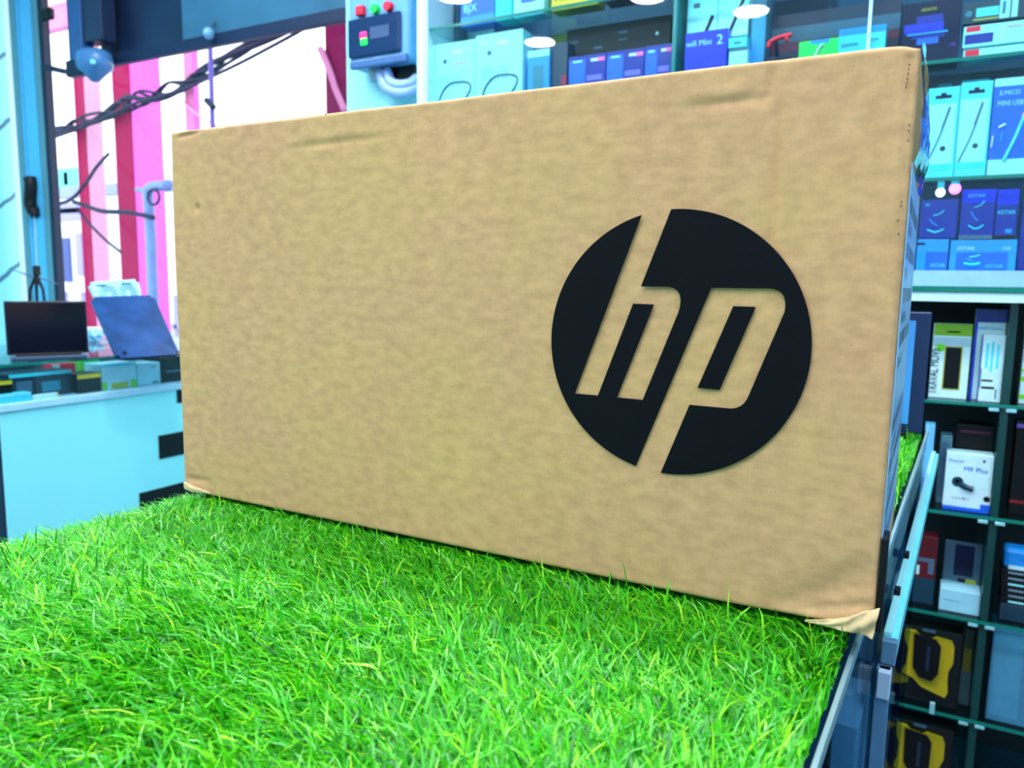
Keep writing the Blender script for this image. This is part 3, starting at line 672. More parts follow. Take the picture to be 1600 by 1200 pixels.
pk('fan_box', 'dark blue box with low lettering, at the right of the upper ones', 'box', 1556, 1590, 296, zb, YR+.02, deep, [R2('top_panel', 0, 1, .7, 1, royal), xs('XSTAR', .05, .5, .08, .85), R2('pale_patch', .5, .8, .12, .2, sky), R2('dark_strip', 0, 1, 0, .07, black)], .05, 'blue fan boxes on the ledge')
pk('fan_box', 'blue box at the far right on the ledge, cut by the frame', 'box', 1593, 1650, 312, z, YR+.04, deep, [R2('face_panel', .1, .9, .5, .9, royal)], .05, 'blue fan boxes on the ledge')
for (px, py, m_, lbl, r_) in ((1469, 304, aquaw, 'small white bulb hanging under the third glass shelf', .009), (1492, 298, pink, 'small glowing pink bulb under the third glass shelf', .011)):
    p = at(px, py, YR+.015); t = tag(empty('led_bulb', (p[0], p[1], ZS['U2']-.0075)), lbl, 'bulb')
    dz = p[2]-(ZS['U2']-.0075)
    link('bulb_base', cyl(bmesh.new(), (0, 0, dz+.012), (0, 0, 0), r_*.7, n=14), aqua, t)
    bm = bmesh.new(); bmesh.ops.create_uvsphere(bm, u_segments=14, v_segments=10, radius=r_); bmesh.ops.translate(bm, verts=bm.verts, vec=(0, 0, dz+.004))
    link('bulb_globe', bm, mat('lit_'+m_.name, (255, 120, 235) if m_ is pink else (215, 250, 255), .4, emit=1.1), t, True)

# ---- lower cabinet row 1 (shelf A)
z = ZS['A']+.0005
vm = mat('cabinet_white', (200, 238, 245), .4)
pk('power_bank_box', 'white and lime green box with a tall black device window', 'box', 1455, 1515, 506, z, YR+.03, vm,
   [R2('green_top', .02, 1, .84, 1, mat('lime_top', (120, 175, 30), .4)), R2('hang_slot', .35, .7, .885, .905, dteal), R2('grey_band', 0, 1, .70, .82, mat('pale_grey_card', (160, 200, 215), .4)), R2('window_edge', .33, .80, .12, .70, ochre, 2), R2('device_window', .36, .77, .135, .69, black, 3),
    ('d', 'green_badge', .22, .68, .12, lime), T2('TRAVAL MOVE', .2, .05, .11, ink, .62, math.pi/2)], .05)
pk('toothbrush_box', 'tall white box with a royal blue top behind the product leaflet', 'box', 1520, 1583, 484, z, YR+.045, vm, [R2('blue_top', 0, 1, .86, 1, deep), T2('SMART TOUCH', .08, .78, .03, sky, .8), R2('grey_line', .4, .85, .71, .725, slate), R2('blue_spine', 0, .08, 0, .86, royal)], .05)
pk('product_leaflet', 'white backed carton with printed columns and two pen pictures', 'box', 1531, 1590, 524, z, YR+.02, vm, [R2('blue_spine', -.03, .03, 0, 1, deep), R2('text_column', .2, .32, .5, .88, aqua), R2('text_column', .42, .54, .45, .9, aqua), R2('text_column', .66, .78, .5, .86, aqua),
    R2('pen_picture', .12, .6, .305, .335, ink), R2('pen_picture', .14, .7, .195, .23, ink), R2('pen_picture', .05, .09, .2, .5, slate), R2('print_mark', .74, .8, .05, .2, slate)], .02)
pk('striped_box', 'white box with lime stripes right of the dark divider', 'box', 1597, 1660, 505, z, YR+.03, vm, [R2('lime_stripe', 0, 1, .28, .34, lime), R2('lime_stripe', 0, 1, .06, .12, lime), R2('lime_stripe', 0, 1, .4, .43, lime)], .05)
# ---- row 2 (shelf B)
z = ZS['B']+.0005
pk('dongle_box', 'white box with a black round dongle picture and blue lettering', 'box', 1476, 1562, 710, z, YR+.02, vm,
   [T2('Mirascreen', .05, .84, .06, mat('blue_print', (20, 110, 215), .4), .32), T2('M9 Plus', .38, .70, .085, mat('blue_print', (20, 110, 215), .4), .5), ('d', 'dongle_head', .28, .50, .125, dteal), ('d', 'dongle_lens', .27, .505, .045, vm), ('p', 'dongle_body', [(.35, .46), (.48, .42), (.62, .40)], .075, dteal),
    R2('pale_base', 0, 1, .07, .36, mat('pale_base', (205, 235, 245), .4)), R2('blue_line', 0, 1, 0, .06, blue, 2), R2('blue_corner', .80, 1, .06, .15, blue, 2), ('d', 'logo_dot', .8, .9, .03, ink), T2('o a o @ x', .18, .2, .045, slate, .4), ('d', 'dark_notch', .92, .25, .07, black)], .05)
pk('black_case', 'black carton standing behind the dongle box', 'case', 1490, 1567, 665, z, YR+.08, black, [R2('maroon_line', .1, .9, .9, .93, mat('maroon', (96, 24, 60)))], .06)
pk('cable_box', 'narrow grey box left of the dongle box', 'box', 1466, 1484, 680, z, YR+.06, mat('dim_grey_card', (85, 125, 140), .4), [R2('pale_face', .1, .9, .1, .9, slate)], .05)
pk('cable_box', 'pale blue upright box at the left end of the cabinet', 'box', 1441, 1456, 664, z, YR+.01, mat('pale_blue_card', (110, 190, 240), .4), [R2('violet_panel', .1, .6, .18, .36, mat('violet_grey', (130, 140, 185), .4))], .05)
pk('dark_carton', 'black carton with a red line right of the dark divider', 'box', 1582, 1660, 660, z, YR+.05, black, [R2('red_line', 0, 1, .12, .15, mat('dark_red', (150, 20, 30), .4)), R2('violet_line', 0, 1, .93, .97, mat('violet_line', (130, 90, 190), .4))], .05)
# ---- row 3 (shelf C)
z = ZS['C']+.0005
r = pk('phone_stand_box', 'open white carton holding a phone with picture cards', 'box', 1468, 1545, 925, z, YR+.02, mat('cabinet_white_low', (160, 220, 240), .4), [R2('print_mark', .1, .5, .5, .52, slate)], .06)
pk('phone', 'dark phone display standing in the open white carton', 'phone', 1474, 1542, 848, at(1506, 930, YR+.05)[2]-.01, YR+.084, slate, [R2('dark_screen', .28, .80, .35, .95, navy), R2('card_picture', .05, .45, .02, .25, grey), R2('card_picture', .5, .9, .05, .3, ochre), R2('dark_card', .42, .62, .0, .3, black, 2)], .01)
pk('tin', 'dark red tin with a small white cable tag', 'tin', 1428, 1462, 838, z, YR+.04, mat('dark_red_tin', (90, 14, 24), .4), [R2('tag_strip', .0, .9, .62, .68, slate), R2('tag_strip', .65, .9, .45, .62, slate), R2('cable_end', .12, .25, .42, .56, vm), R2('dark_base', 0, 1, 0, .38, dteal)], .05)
for k_ in range(6):
    zz = z+.036+k_*.0125
    nm = ('lowest', 'second', 'third', 'fourth', 'fifth', 'topmost')[k_]
    pk('flat_case', 'flat black case with a white edge strip, %s of the stack' % nm, 'case', 1564, 1660, 0, zz, YR+.03, black, [R2('edge_strip', .12, .38, .3, .62, (grey if k_ % 3 else aquaw))], .05, 'flat black cases in a stack', z1=zz+.012, bev=.0008)
pk('grey_carton', 'dim blue grey carton under the stack of flat black cases', 'box', 1562, 1660, 0, z, YR+.03, mat('dim_slate', (40, 60, 85), .5), [R2('face_panel', .05, .95, .1, .9, dteal)], .05, z1=z+.0355)
zz = z+.036+6*.0125
pk('blue_pouch', 'pale blue pouch lying on top of the flat black cases', 'pouch', 1568, 1660, 0, zz, YR+.03, sky, [R2('white_rim', .1, 1, .02, .2, white), R2('fold', .3, .9, .5, .56, blue)], .05, z1=zz+.045, bev=.01)
# ---- row 4, 5: yellow tools in black blister packs
def tool_pack(a, b_, T, z, lbl, z1=None):
    r = pk('tool_pack', lbl, 'tool pack', a, b_, T, z, YR+.03, mat('blister_black', (8, 11, 14), .35), [], .05, 'yellow tools in black packs', z1=z1)
    w = at(b_, 1040, YR+.03)[0]-at(a, 1040, YR+.03)[0]
    h = r.children[0].dimensions[2] if r.children else .15
    h = max(v.co.z for v in r.children[0].data.vertices)
    yl = mat('tool_yellow', (190, 165, 20), .4)
    P = [(.10, .90), (.14, .95), (.30, .95), (.36, .90), (.55, .88), (.62, .92), (.86, .90), (.90, .84), (.90, .62), (.84, .50), (.84, .38), (.86, .22), (.82, .14), (.45, .22), (.30, .32), (.12, .36), (.18, .46), (.20, .70)]
    bm = bmesh.new(); poly_xz(bm, [(p[0]*w, p[1]*h) for p in P], -.010, .0098); link('yellow_shell', bm, yl, r)
    P = [(.27, .93), (.62, .90), (.70, .82), (.69, .46), (.60, .34), (.40, .36), (.29, .48)]
    bm = bmesh.new(); poly_xz(bm, [(p[0]*w, p[1]*h) for p in P], -.016, .006); link('black_grip', bm, black, r)
    link('blue_highlight', B(.49*w, .54*w, -.0168, -.016, .46*h, .8*h), mat('dim_blue', (28, 44, 66), .3), r)
    link('hang_label', B(.40*w, .60*w, -.0008, 0, .955*h, .995*h), slate, r)
    link('side_knob', B(.0, .14*w, -.006, 0, .42*h, .72*h, .002), black, r)
    link('yellow_patch', B(.10*w, .24*w, -.002, 0, .22*h, .30*h), mat('olive_dim', (110, 110, 25), .4), r)
    return r
tool_pack(1398, 1500, 982, ZS['D']+.0005, 'black pack with a yellow tool shell, upper of the two')
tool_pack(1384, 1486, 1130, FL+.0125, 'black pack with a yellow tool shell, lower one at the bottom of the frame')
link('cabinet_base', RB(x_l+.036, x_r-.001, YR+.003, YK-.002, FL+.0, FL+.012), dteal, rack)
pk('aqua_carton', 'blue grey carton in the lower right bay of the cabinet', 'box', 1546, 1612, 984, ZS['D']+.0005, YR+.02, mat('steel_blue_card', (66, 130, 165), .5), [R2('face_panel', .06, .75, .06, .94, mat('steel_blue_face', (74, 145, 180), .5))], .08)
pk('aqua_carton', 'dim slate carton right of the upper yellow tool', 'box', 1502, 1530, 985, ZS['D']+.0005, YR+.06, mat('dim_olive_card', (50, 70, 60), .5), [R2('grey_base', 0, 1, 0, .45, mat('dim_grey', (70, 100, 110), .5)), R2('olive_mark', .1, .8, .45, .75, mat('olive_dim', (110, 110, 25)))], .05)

# ================================================================== control box on the pillar
YPn = 1.5
cb = tag(empty('control_box', (0, 0, 0)), 'grey blue electrical control box with coloured buttons mounted on the pillar', 'control box')
p = lambda px, py, Y=1.42: at(px, py, Y)
x0c, x1c = p(543, 60)[0], p(640, 60)[0]; zb_, ztop = p(590, 100)[2], p(590, -60)[2]
pm = mat('enclosure_plastic', (100, 165, 215), .4); pm2 = mat('enclosure_rim', (60, 105, 160), .4)
link('enclosure', B(x0c, x1c, 1.42, 1.4995, zb_, ztop, .018, 4), pm, cb)
link('lower_rim', B(x0c+.012, x1c-.008, 1.413, 1.43, zb_-.006, zb_+.018, .004), pm2, cb)
zd0, zd1 = p(590, 86)[2], p(590, 25)[2]
cov = link('window_cover', B(p(545, 60)[0]+.006, p(628, 55)[0], 1.408, 1.420, zd0, zd1, .004), mat('smoked_cover', (24, 50, 92), .15), cb)
for (px, py, m_, nm, sq) in ((563, 17, red, 'push_button', 1), (585, 14, green, 'push_button', 0), (606, 10, red, 'push_button', 0)):
    q_ = p(px, py, 1.41); bmx = bmesh.new()
    if sq: bx(bmx, q_[0]-.014, q_[0]+.014, 1.402, 1.4205, q_[2]-.014, q_[2]+.014, .003)
    else: cyl(bmx, (q_[0], 1.4205, q_[2]), (q_[0], 1.403, q_[2]), .015, .013, 20)
    o = link(nm, bmx, m_, cb); o['label'] = 'red square button' if sq else ('green round button' if m_ is green else 'red round button')
for (px, py, m_, nm) in ((567, 55, red, 'indicator_light'), (568, 64, green, 'indicator_light')):
    q_ = p(px, py, 1.405); o = link(nm, B(q_[0]-.012, q_[0]+.012, 1.404, 1.4085, q_[2]-.011, q_[2]+.009, .003), mat('lit_'+m_.name, (250, 30, 110) if m_ is red else (20, 235, 70), .4, emit=.8), cb)
    o['label'] = 'red indicator' if m_ is red else 'green indicator'
q_ = p(590, 48, 1.405); link('rating_label', B(q_[0]-.03, q_[0]+.04, 1.4065, 1.4078, q_[2]-.02, q_[2]+.014), mat('dim_label', (50, 78, 120), .4), cb)
q_ = p(585, 115, 1.45); link('cable_gland', cyl(bmesh.new(), (q_[0], 1.46, zb_+.004), (q_[0], 1.46, q_[2]-.02), .026, .018, 16), grey, cb)
cm = mat('grey_conduit', (150, 180, 225), .35)
cd = tag(empty('conduit', (0, 0, 0)), 'pair of thick pale grey cable conduits curving below the control box', 'cable')
for off in (0, 1):
    pts = [p(600+off*8, 112, 1.46), p(595+off*11, 117-off*3, 1.455), p(603+off*8, 136-off*8, 1.45), p(622, 145-off*12, 1.445), p(640, 143-off*12, 1.45), p(652, 134-off*12, 1.47)]
    link('conduit_loop', tube(bmesh.new(), smoothpath(pts), .0155, 12), cm, cd, True)
q1, q2 = p(600, 100, 1.48), p(650, 128, 1.48)
link('cable_exit', B(q1[0], q2[0], 1.47, 1.4995, p(625, 127, 1.48)[2], zb_+.002), black, cd)

# ================================================================== counter on the left
XC = -2.22; XB = -2.90; CY0, CY1 = .683, 1.66
lc = tag(empty('shop_counter', (XC, CY0, FL)), 'white counter with black square cut-outs and a glass display top by the window', 'counter')
def LB(x0, x1, y0, y1, z0, z1, bev=0.0): return B(x0-XC, x1-XC, y0-CY0, y1-CY0, z0-FL, z1-FL, bev)
link('front_panel', LB(XC-.03, XC-.003, CY0, CY1, FL, -.175), mat('aqua_white_panel', (150, 248, 255), .35, var=.02, scale=2), lc)
link('side_panel', LB(XB, XC-.004, CY0-.004, CY0, FL, -.18), navy, lc)
link('ledge', LB(XB, XC+.004, CY0-.05, CY1, -.175, -.152, .003), mat('pale_ledge', (175, 225, 250), .3), lc)
link('back_panel', LB(XB, XB+.02, CY0, CY1, FL, -.18), white, lc)
link('glass_top', LB(XB, XC-.004, CY0-.05, CY1, -.050, -.042), gl_shelf, lc)
link('glass_edge', LB(XC-.0038, XC-.002, CY0-.05, CY1, -.050, -.042), gedge, lc)
link('front_glass', LB(XC-.008, XC-.0045, CY0-.05, CY1, -.1515, -.0505), glass('case_glass', (.93, .98, 1), .5), lc)
link('inner_deck', LB(XB+.35, XB+.36, CY0-.05, CY1, -.1515, -.0505), mat('dim_backing', (24, 50, 70), .5), lc)
for (pts) in (((248, 681), (300, 673), (252, 717)), ((218, 771), (330, 745), (218, 800)), ((276, 598), (300, 595), (276, 630))):
    a_ = onx(*pts[0], XC); b_ = onx(*pts[1], XC); c_ = onx(*pts[2], XC)
    link('black_cutout', LB(XC-.0029, XC+.001, a_[1], b_[1] if b_[1] < CY1 else CY1-.05, c_[2], a_[2], .0008), black, lc)
def lpk(name, label, cat, y0, y1, z0, z1, base, x=XC-.03, dep=.09, deco=(), group=None, bev=.0012):
    root = tag(empty(name, (x, y0, z0)), label, cat, group); w = y1-y0; h = z1-z0
    link('carton', B(-dep, 0, 0, w, 0, h, bev), base, root)
    for i, (nm, a, b_, c, d, m_) in enumerate(deco): link(nm, B(0, .0006, a*w, b_*w, c*h, d*h), m_, root)
    return root
def ly(px, py, x=XC-.03): return onx(px, py, x)[1]
zf = -.1515
dk = mat('dark_teal_box', (16, 42, 60), .4)
lpk('accessory_box', 'black box with a yellow lid at the left end inside the counter glass', 'box', ly(-30, 590), ly(18, 588), zf, -.088, black, deco=[('yellow_stripe', 0, 1, .78, .95, yellow)])
lpk('accessory_box', 'long dark teal carton inside the counter glass', 'box', ly(20, 588), ly(118, 590), zf, -.078, dk, x=XC-.05, deco=[('pale_lid', 0, 1, .86, 1, aqua), ('print_lines', .1, .35, .2, .7, slate), ('print_lines', .5, .8, .2, .6, teal)])
lpk('accessory_box', 'black and yellow box inside the counter glass, left of the white and green box', 'box', ly(119, 590), ly(156, 588), zf, -.093, black, x=XC-.025, deco=[('yellow_stripe', 0, 1, .75, .97, yellow)])
lpk('accessory_box', 'bright lime green box inside the counter glass', 'box', ly(127, 575, XC-.13), ly(156, 575, XC-.13), zf, -.064, lime, x=XC-.13, dep=.06, deco=[('pale_lid', 0, 1, .9, 1, green)])
lpk('accessory_box', 'white box with green corners inside the counter glass', 'box', ly(158, 580), ly(212, 578), zf, -.070, mat('mint_white', (175, 225, 240), .4), x=XC-.028, deco=[('pale_lid', 0, 1, .9, 1, aqua), ('green_corner', 0, .14, 0, .3, lime), ('green_corner', .82, 1, 0, .3, lime), ('picture', .25, .75, .02, .25, ochre)])
lpk('accessory_box', 'small white box inside the counter glass, nearest the carton', 'box', ly(214, 580), ly(250, 578), zf, -.078, mat('mint_white', (175, 225, 240)), x=XC-.03, deco=[('dark_mark', .65, .9, .08, .14, navy), ('dark_mark', .6, .85, .8, .84, teal)])
lpk('device_case', 'black case inside the counter glass at its right end', 'case', ly(252, 580), ly(300, 578), zf, -.066, black, x=XC-.04, deco=[('grey_line', .2, .8, .4, .46, slate)])
lpk('accessory_box', 'red and white striped box at the back of the counter glass', 'box', ly(82, 570, XC-.16), ly(125, 570, XC-.16), zf, -.072, red, x=XC-.16, dep=.05, deco=[('white_stripe', .0, .25, 0, 1, vm), ('blue_stripe', .8, 1, 0, 1, blue)])
lpk('accessory_box', 'flat aqua box lying at the front of the counter ledge', 'box', ly(-20, 612, XC-.012), ly(48, 608, XC-.012), zf, -.127, aqua, x=XC-.0105, dep=.035, deco=[('lid_line', 0, 1, .8, .9, vm)])
lpk('accessory_box', 'thin white box beside the flat aqua box on the counter ledge', 'box', ly(50, 610, XC-.012), ly(90, 606, XC-.012), zf, -.138, vm, x=XC-.0105, dep=.012, deco=[('yellow_end', .95, 1, 0, 1, yellow)])

# --- things on the glass top
ZT = -.042
def frame_obj(name, loc, rx, rz, label, cat):
    e = tag(empty(name, loc), label, cat); e.rotation_euler = (rx, 0, rz); return e
# black laptop, screen towards the room
def facing(px, py, d):   # point at camera depth d
    return CP+ray(px, py)*d
c0 = onz(72, 540, ZT)
A0, A1 = facing(10, 538, 2.18), facing(138, 533, 2.30)
A0[2] = A1[2] = ZT; dvec = A1-A0; wl = math.hypot(dvec[0], dvec[1]); rz = math.atan2(dvec[1], dvec[0])
lt = tag(empty('laptop', tuple(A0), rz), 'black laptop with its dark screen upright on the left counter', 'laptop')
link('screen_lid', B(0, wl, 0, .008, .018, .172, .003), mat('lid_black', (16, 18, 32), .3), lt)
link('display', B(.006, wl-.006, -.0006, 0, .026, .164), mat('display_black', (15, 17, 34), .12, var=.02), lt)
link('keyboard_base', B(.01, wl-.004, -.002, .10, .0005, .014, .004), mat('base_grey', (60, 80, 110), .4), lt)
link('hinge', cyl(bmesh.new(), (.02, .004, .017), (wl-.02, .004, .017), .005, n=12), black, lt)
link('rubber_foot', B(.015, .03, .01, .02, .0001, .0004), black, lt)
# dark blue tablet leaning back
a_, b_, c_, d_ = facing(182, 541, 2.26), facing(280, 531, 2.42), facing(141, 464, 2.38), facing(240, 461, 2.54)
lift = ZT+.003-min(a_[2], b_[2])
def quad_slab(name, P, th, m, parent, inset=0.0, off=0.0):
    P = [Vector(p) for p in P]; nrm = (P[1]-P[0]).cross(P[3]-P[0]).normalized()
    c = sum(P, Vector())/4
    P = [q_+(c-q_).normalized()*inset+nrm*off for q_ in P]
    bm = bmesh.new(); F_ = [bm.verts.new(q_) for q_ in P]; Bk = [bm.verts.new(q_-nrm*th) for q_ in P]
    bm.faces.new(F_); bm.faces.new(Bk[::-1])
    for i in range(4): j = (i+1) % 4; bm.faces.new((F_[j], F_[i], Bk[i], Bk[j]))
    bmesh.ops.bevel(bm, geom=[e for e in bm.edges if abs((e.verts[0].co-e.verts[1].co).length-th) < 1e-4], offset=.012, segments=3, affect='EDGES')
    bmesh.ops.recalc_face_normals(bm, faces=bm.faces)
    return link(name, bm, m, parent)
org = Vector((a_[0], a_[1], ZT))
P4 = [Vector(v) for v in (a_, b_, d_, c_)]
P4 = [Vector((q_[0], q_[1], q_[2])) for q_ in P4]
P4[0].z = ZT+.006; P4[1].z = ZT+.006
P4 = [q_-org for q_ in P4]
tb = tag(empty('laptop', tuple(org)), 'dark blue laptop lid tilted back, standing beside the black laptop', 'laptop')
lid = quad_slab('lid', P4, .010, mat('lid_blue', (26, 66, 122), .3, var=.35, scale=14), tb)
mid = (P4[0]+P4[1])/2; tp_ = (P4[2]+P4[3])/2
fcen = P4[0]*.80+P4[3]*.06+P4[1]*.14+Vector((0, 0, .004))
nrm = (P4[1]-P4[0]).cross(P4[3]-P4[0]).normalized()
link('lid_badge', cyl(bmesh.new(), fcen+nrm*.0005, fcen+nrm*.002, .006, n=10), black, tb)
link('support_leg', tube(bmesh.new(), [tp_*.8+mid*.2-nrm*.012, Vector((tp_.x*.9-.06, tp_.y+.05, .0012))], .004, 6), black, tb)
bs = quad_slab('base', [Vector((P4[0].x, P4[0].y, .005)), Vector((P4[1].x, P4[1].y, .005)), Vector((P4[1].x-.10, P4[1].y+.09, .005)), Vector((P4[0].x-.10, P4[0].y+.09, .005))], .004, black, tb)
# white cooler pad with two fans, behind
a_, b_, c_, d_ = facing(150, 464, 2.44), facing(233, 464, 2.60), facing(138, 441, 2.48), facing(216, 436, 2.64)
org = Vector((a_[0], a_[1], ZT)); 
P4 = [Vector(v)-org for v in (a_, b_, d_, c_)]
dn = (P4[0]-P4[3]); low = [P4[0]+dn*.0, P4[1]+dn*.0]
k_ = P4[0].z/max(1e-4, (P4[3].z-P4[0].z))
ext = (P4[0]-P4[3])*k_; exr = (P4[1]-P4[2])*(P4[1].z/max(1e-4, (P4[2].z-P4[1].z)))
org2 = org; cp_ = tag(empty('cooling_pad', tuple(org2)), 'white laptop cooling pad with two round fan grilles behind the blue laptop', 'cooling pad')
Q = [P4[0]*.62+P4[1]*.38+Vector((0, 0, -(P4[0].z*.62+P4[1].z*.38)+.003)), P4[1]*1.0+Vector((0, 0, -P4[1].z+.003)), P4[2], P4[3]]
quad_slab('pad_body', Q, .012, mat('pad_white', (190, 245, 250), .35), cp_)
nrm = (Q[1]-Q[0]).cross(Q[3]-Q[0]).normalized()
for f_ in (.30, .72):
    c = Q[3]*(1-f_)+Q[2]*f_; down = ((Q[0]*(1-f_)+Q[1]*f_)-c).normalized(); c = c+down*.045
    bmx = bmesh.new(); ri = (Q[1]-Q[0]).normalized(); dn_ = nrm.cross(ri)
    for kk in range(16):
        a0 = 2*math.pi*kk/16
        for r_ in (.014, .022, .030):
            w1 = c+nrm*.0012+(ri*math.cos(a0)+dn_*math.sin(a0))*r_; w2 = c+nrm*.0012+(ri*math.cos(a0+.22)+dn_*math.sin(a0+.22))*r_
            tube(bmx, [w1, w2], .0018, 5)
    link('fan_grille', bmx, teal, cp_)
for f_ in (.12, .62):
    c = Q[3]*(1-f_)+Q[2]*f_; down = (Q[0]-Q[3]).normalized(); ri = (Q[1]-Q[0]).normalized(); c = c+down*.012
    link('slot', tube(bmesh.new(), [c+nrm*.001, c+nrm*.001+ri*.035], .0025, 6), teal, cp_)
# little tripod behind the black laptop, cable up to the window handle
tpd = facing(57, 425, 2.55); base_ = Vector((tpd[0], tpd[1], ZT))
tr_ = tag(empty('mini_tripod', tuple(base_)), 'small black tripod with two thin side arms behind the black laptop', 'tripod')
V_ = lambda px, py, d=2.55: Vector(facing(px, py, d))-base_
link('tripod_head', cyl(bmesh.new(), V_(58, 430), V_(57, 416), .012, n=12), black, tr_)
for ex in (47, 57, 67): link('leg', tube(bmesh.new(), [V_(57, 430), V_(ex, 452), Vector((V_(ex+(ex-57)*1.5, 500).x, V_(ex, 480).y, .001))], [.006, .005, .004], 6), black, tr_)
link('side_arm', tube(bmesh.new(), [V_(54, 433), V_(20, 422)], [.004, .0015], 6), slate, tr_)
link('side_arm', tube(bmesh.new(), [V_(61, 433), V_(90, 444)], [.004, .0015], 6), slate, tr_)
cab = tag(empty('thin_cable', tuple(base_)), 'thin pale cable hanging from the window handle to the tripod', 'cable')
link('cord', tube(bmesh.new(), smoothpath([V_(57, 416), V_(56, 390, 2.6), V_(55, 365, 2.8), Vector(at(53, 338, YB-.08))-base_], 5), .0022, 6), grey, cab)
# clutter: pink edged notebook, crumpled bag
nb_ = onz(150, 512, ZT+.03)
nb = tag(empty('notebook', (nb_[0], nb_[1], ZT), .6), 'pink edged white notebook between the two laptops', 'notebook')
link('pages', B(-.06, .06, -.04, .06, .018, .030, .002), white, nb); link('cover', B(-.061, .061, -.041, .061, .012, .0175, .001), pink, nb); link('lower_book', B(-.07, .065, -.045, .065, .0003, .0115, .002), navy, nb)
bgp = onz(146, 533, ZT)
bag = empty('plastic_bag', (bgp[0], bgp[1], ZT)); tag(bag, 'crumpled clear plastic bag in front of the notebook', 'bag')
bm = bmesh.new(); bmesh.ops.create_icosphere(bm, subdivisions=3, radius=.034)
for v in bm.verts:
    k_ = 1+.35*math.sin(v.co.x*160+v.co.z*90)*math.cos(v.co.y*140); v.co = Vector((v.co.x*k_, v.co.y*k_*.8, max(-.018, v.co.z*.6*k_)+.0185))
link('crumpled_film', bm, mat('bag_film', (120, 180, 215), .2, spec=.8), bag)

# item hanging near the top of the window
q1, q2 = at(115, 60, 1.66), at(168, 60, 1.66)
hg = tag(empty('security_camera', (q1[0], 1.66, 1.4)), 'blue grey security camera housing hanging at the top left of the window', 'camera')
o3 = Vector(hg.location)
K = lambda px, py, Y=1.66: Vector(at(px, py, Y))-o3
link('mounting_arm', B(K(115, 40).x, K(136, 40).x, -.03, .03, K(125, 112).z, CE-1.4, .006), mat('arm_blue', (40, 85, 140), .4), hg)
link('bracket', B(K(134, 40).x, K(165, 40).x, -.02, .05, K(150, 66).z, CE-1.4, .006), mat('bracket_dark', (22, 40, 74), .4), hg)
bm = bmesh.new(); prof = [(0.0, 76), (.6, 78), (.95, 84), (1, 96), (.95, 108), (.55, 118), (.25, 127), (0, 129)]
cxm = (K(128, 90).x+K(167, 90).x)/2; rr = (K(167, 90).x-K(128, 90).x)/2; nseg = 20; rings = []
for (f_, py) in prof:
    zz = K(148, py).z; rings.append([bm.verts.new((cxm+rr*max(f_, .02)*math.cos(2*math.pi*i/nseg), rr*max(f_, .02)*.8*math.sin(2*math.pi*i/nseg), zz)) for i in range(nseg)])
for a in range(len(rings)-1):
    for i in range(nseg): bm.faces.new((rings[a][i], rings[a][(i+1) % nseg], rings[a+1][(i+1) % nseg], rings[a+1][i]))
bmesh.ops.recalc_face_normals(bm, faces=bm.faces)
link('dome', bm, mat('dome_grey', (72, 125, 180), .25), hg, True)
link('base_plate', B(K(115, 90).x, K(140, 110).x, -.04, .0, K(128, 122).z, K(128, 96).z, .006), navy, hg)
g_ = K(143, 96, 1.60); link('lens_glint', cyl(bmesh.new(), g_, g_+Vector((0, .012, 0)), .010, n=12), aquaw, hg)  # pale disc stands in for the highlight on the dome
br = tag(empty('stay_bar', tuple(at(67, 104, 1.70))), 'thin dark bar running from the window frame to the hanging camera', 'bar')
link('bar', tube(bmesh.new(), [(0, 0, 0), Vector(at(116, 115, 1.68))-br.location], .012, 8), navy, br)
link('bracket', B(Vector(at(63, 20, 1.70))[0]-br.location[0], Vector(at(80, 20, 1.70))[0]-br.location[0], -.01, .02, at(70, 32, 1.7)[2]-br.location[2], at(70, 13, 1.7)[2]-br.location[2], .01), black, br)

# ================================================================== outside the window
struct(link('ground', B(-30, 6, YB+.12, 30, FL-.25, FL-.12), mat('street_asphalt', (150, 150, 165), .8, var=.1, scale=3)))
YO = 3.5
redp = mat('crimson_shaded_paint', (150, 0, 72), .6, var=.08, scale=3, spec=.1); mag = mat('magenta_lit_paint', (255, 95, 235), .45, var=.05, scale=3)  # daylight put into the post colours: dark shaded front, bright lit side
def post(p0, p1, p2, z1, label, m1=redp, m2=mag, ref=200, Y=YO):
    xa_, xb_ = at(p0, ref, Y)[0], at(p1, ref, Y)[0]
    d = ray(p2, ref); yb = CP[1]+d[1]*(xb_-CP[0])/d[0]
    t = tag(empty('steel_post', (xb_, Y, FL-.12)), label, 'post', 'red steel posts outside the window')
    link('post_shaft', B(xa_-xb_, 0, 0, yb-Y, 0, z1-FL+.12, .004), m1, t)
    link('lit_side_face', B(.0, .006, .005, yb-Y-.002, .01, z1-FL+.1), m2, t)
    link('base_plate', B(xa_-xb_-.05, .05, -.04, yb-Y+.04, 0, .02), m1, t)
    return t
post(118, 134, 160, 3.0, 'red steel post nearest the left window frame', m2=mat('pale_pink_lit_paint', (255, 185, 225), .45))
post(178, 206, 253, 3.2, 'widest red post with its lit side coloured magenta, in the middle of the window')
post(288, 302, 311, 3.0, 'slim pink post left of the lamp pole', m1=mat('rose_paint', (215, 105, 165), .45), m2=mag, ref=150)
post(508, 560, 580, 3.0, 'dark crimson post beside the pillar', m1=mat('dark_crimson', (115, 0, 68), .6, spec=.1), ref=100)
sg = tag(empty('shop_sign', (0, 6.2, 0)), 'pink hanging signboard seen at the top left of the window', 'sign')
a_, b_ = at(62, 40, 6.2), at(125, 48, 6.2)
link('sign_board', B(a_[0]-1.5, b_[0]+.1, 0, .12, at(90, 44, 6.2)[2], at(90, -60, 6.2)[2]), mat('sign_pink', (250, 130, 205), .5), sg)
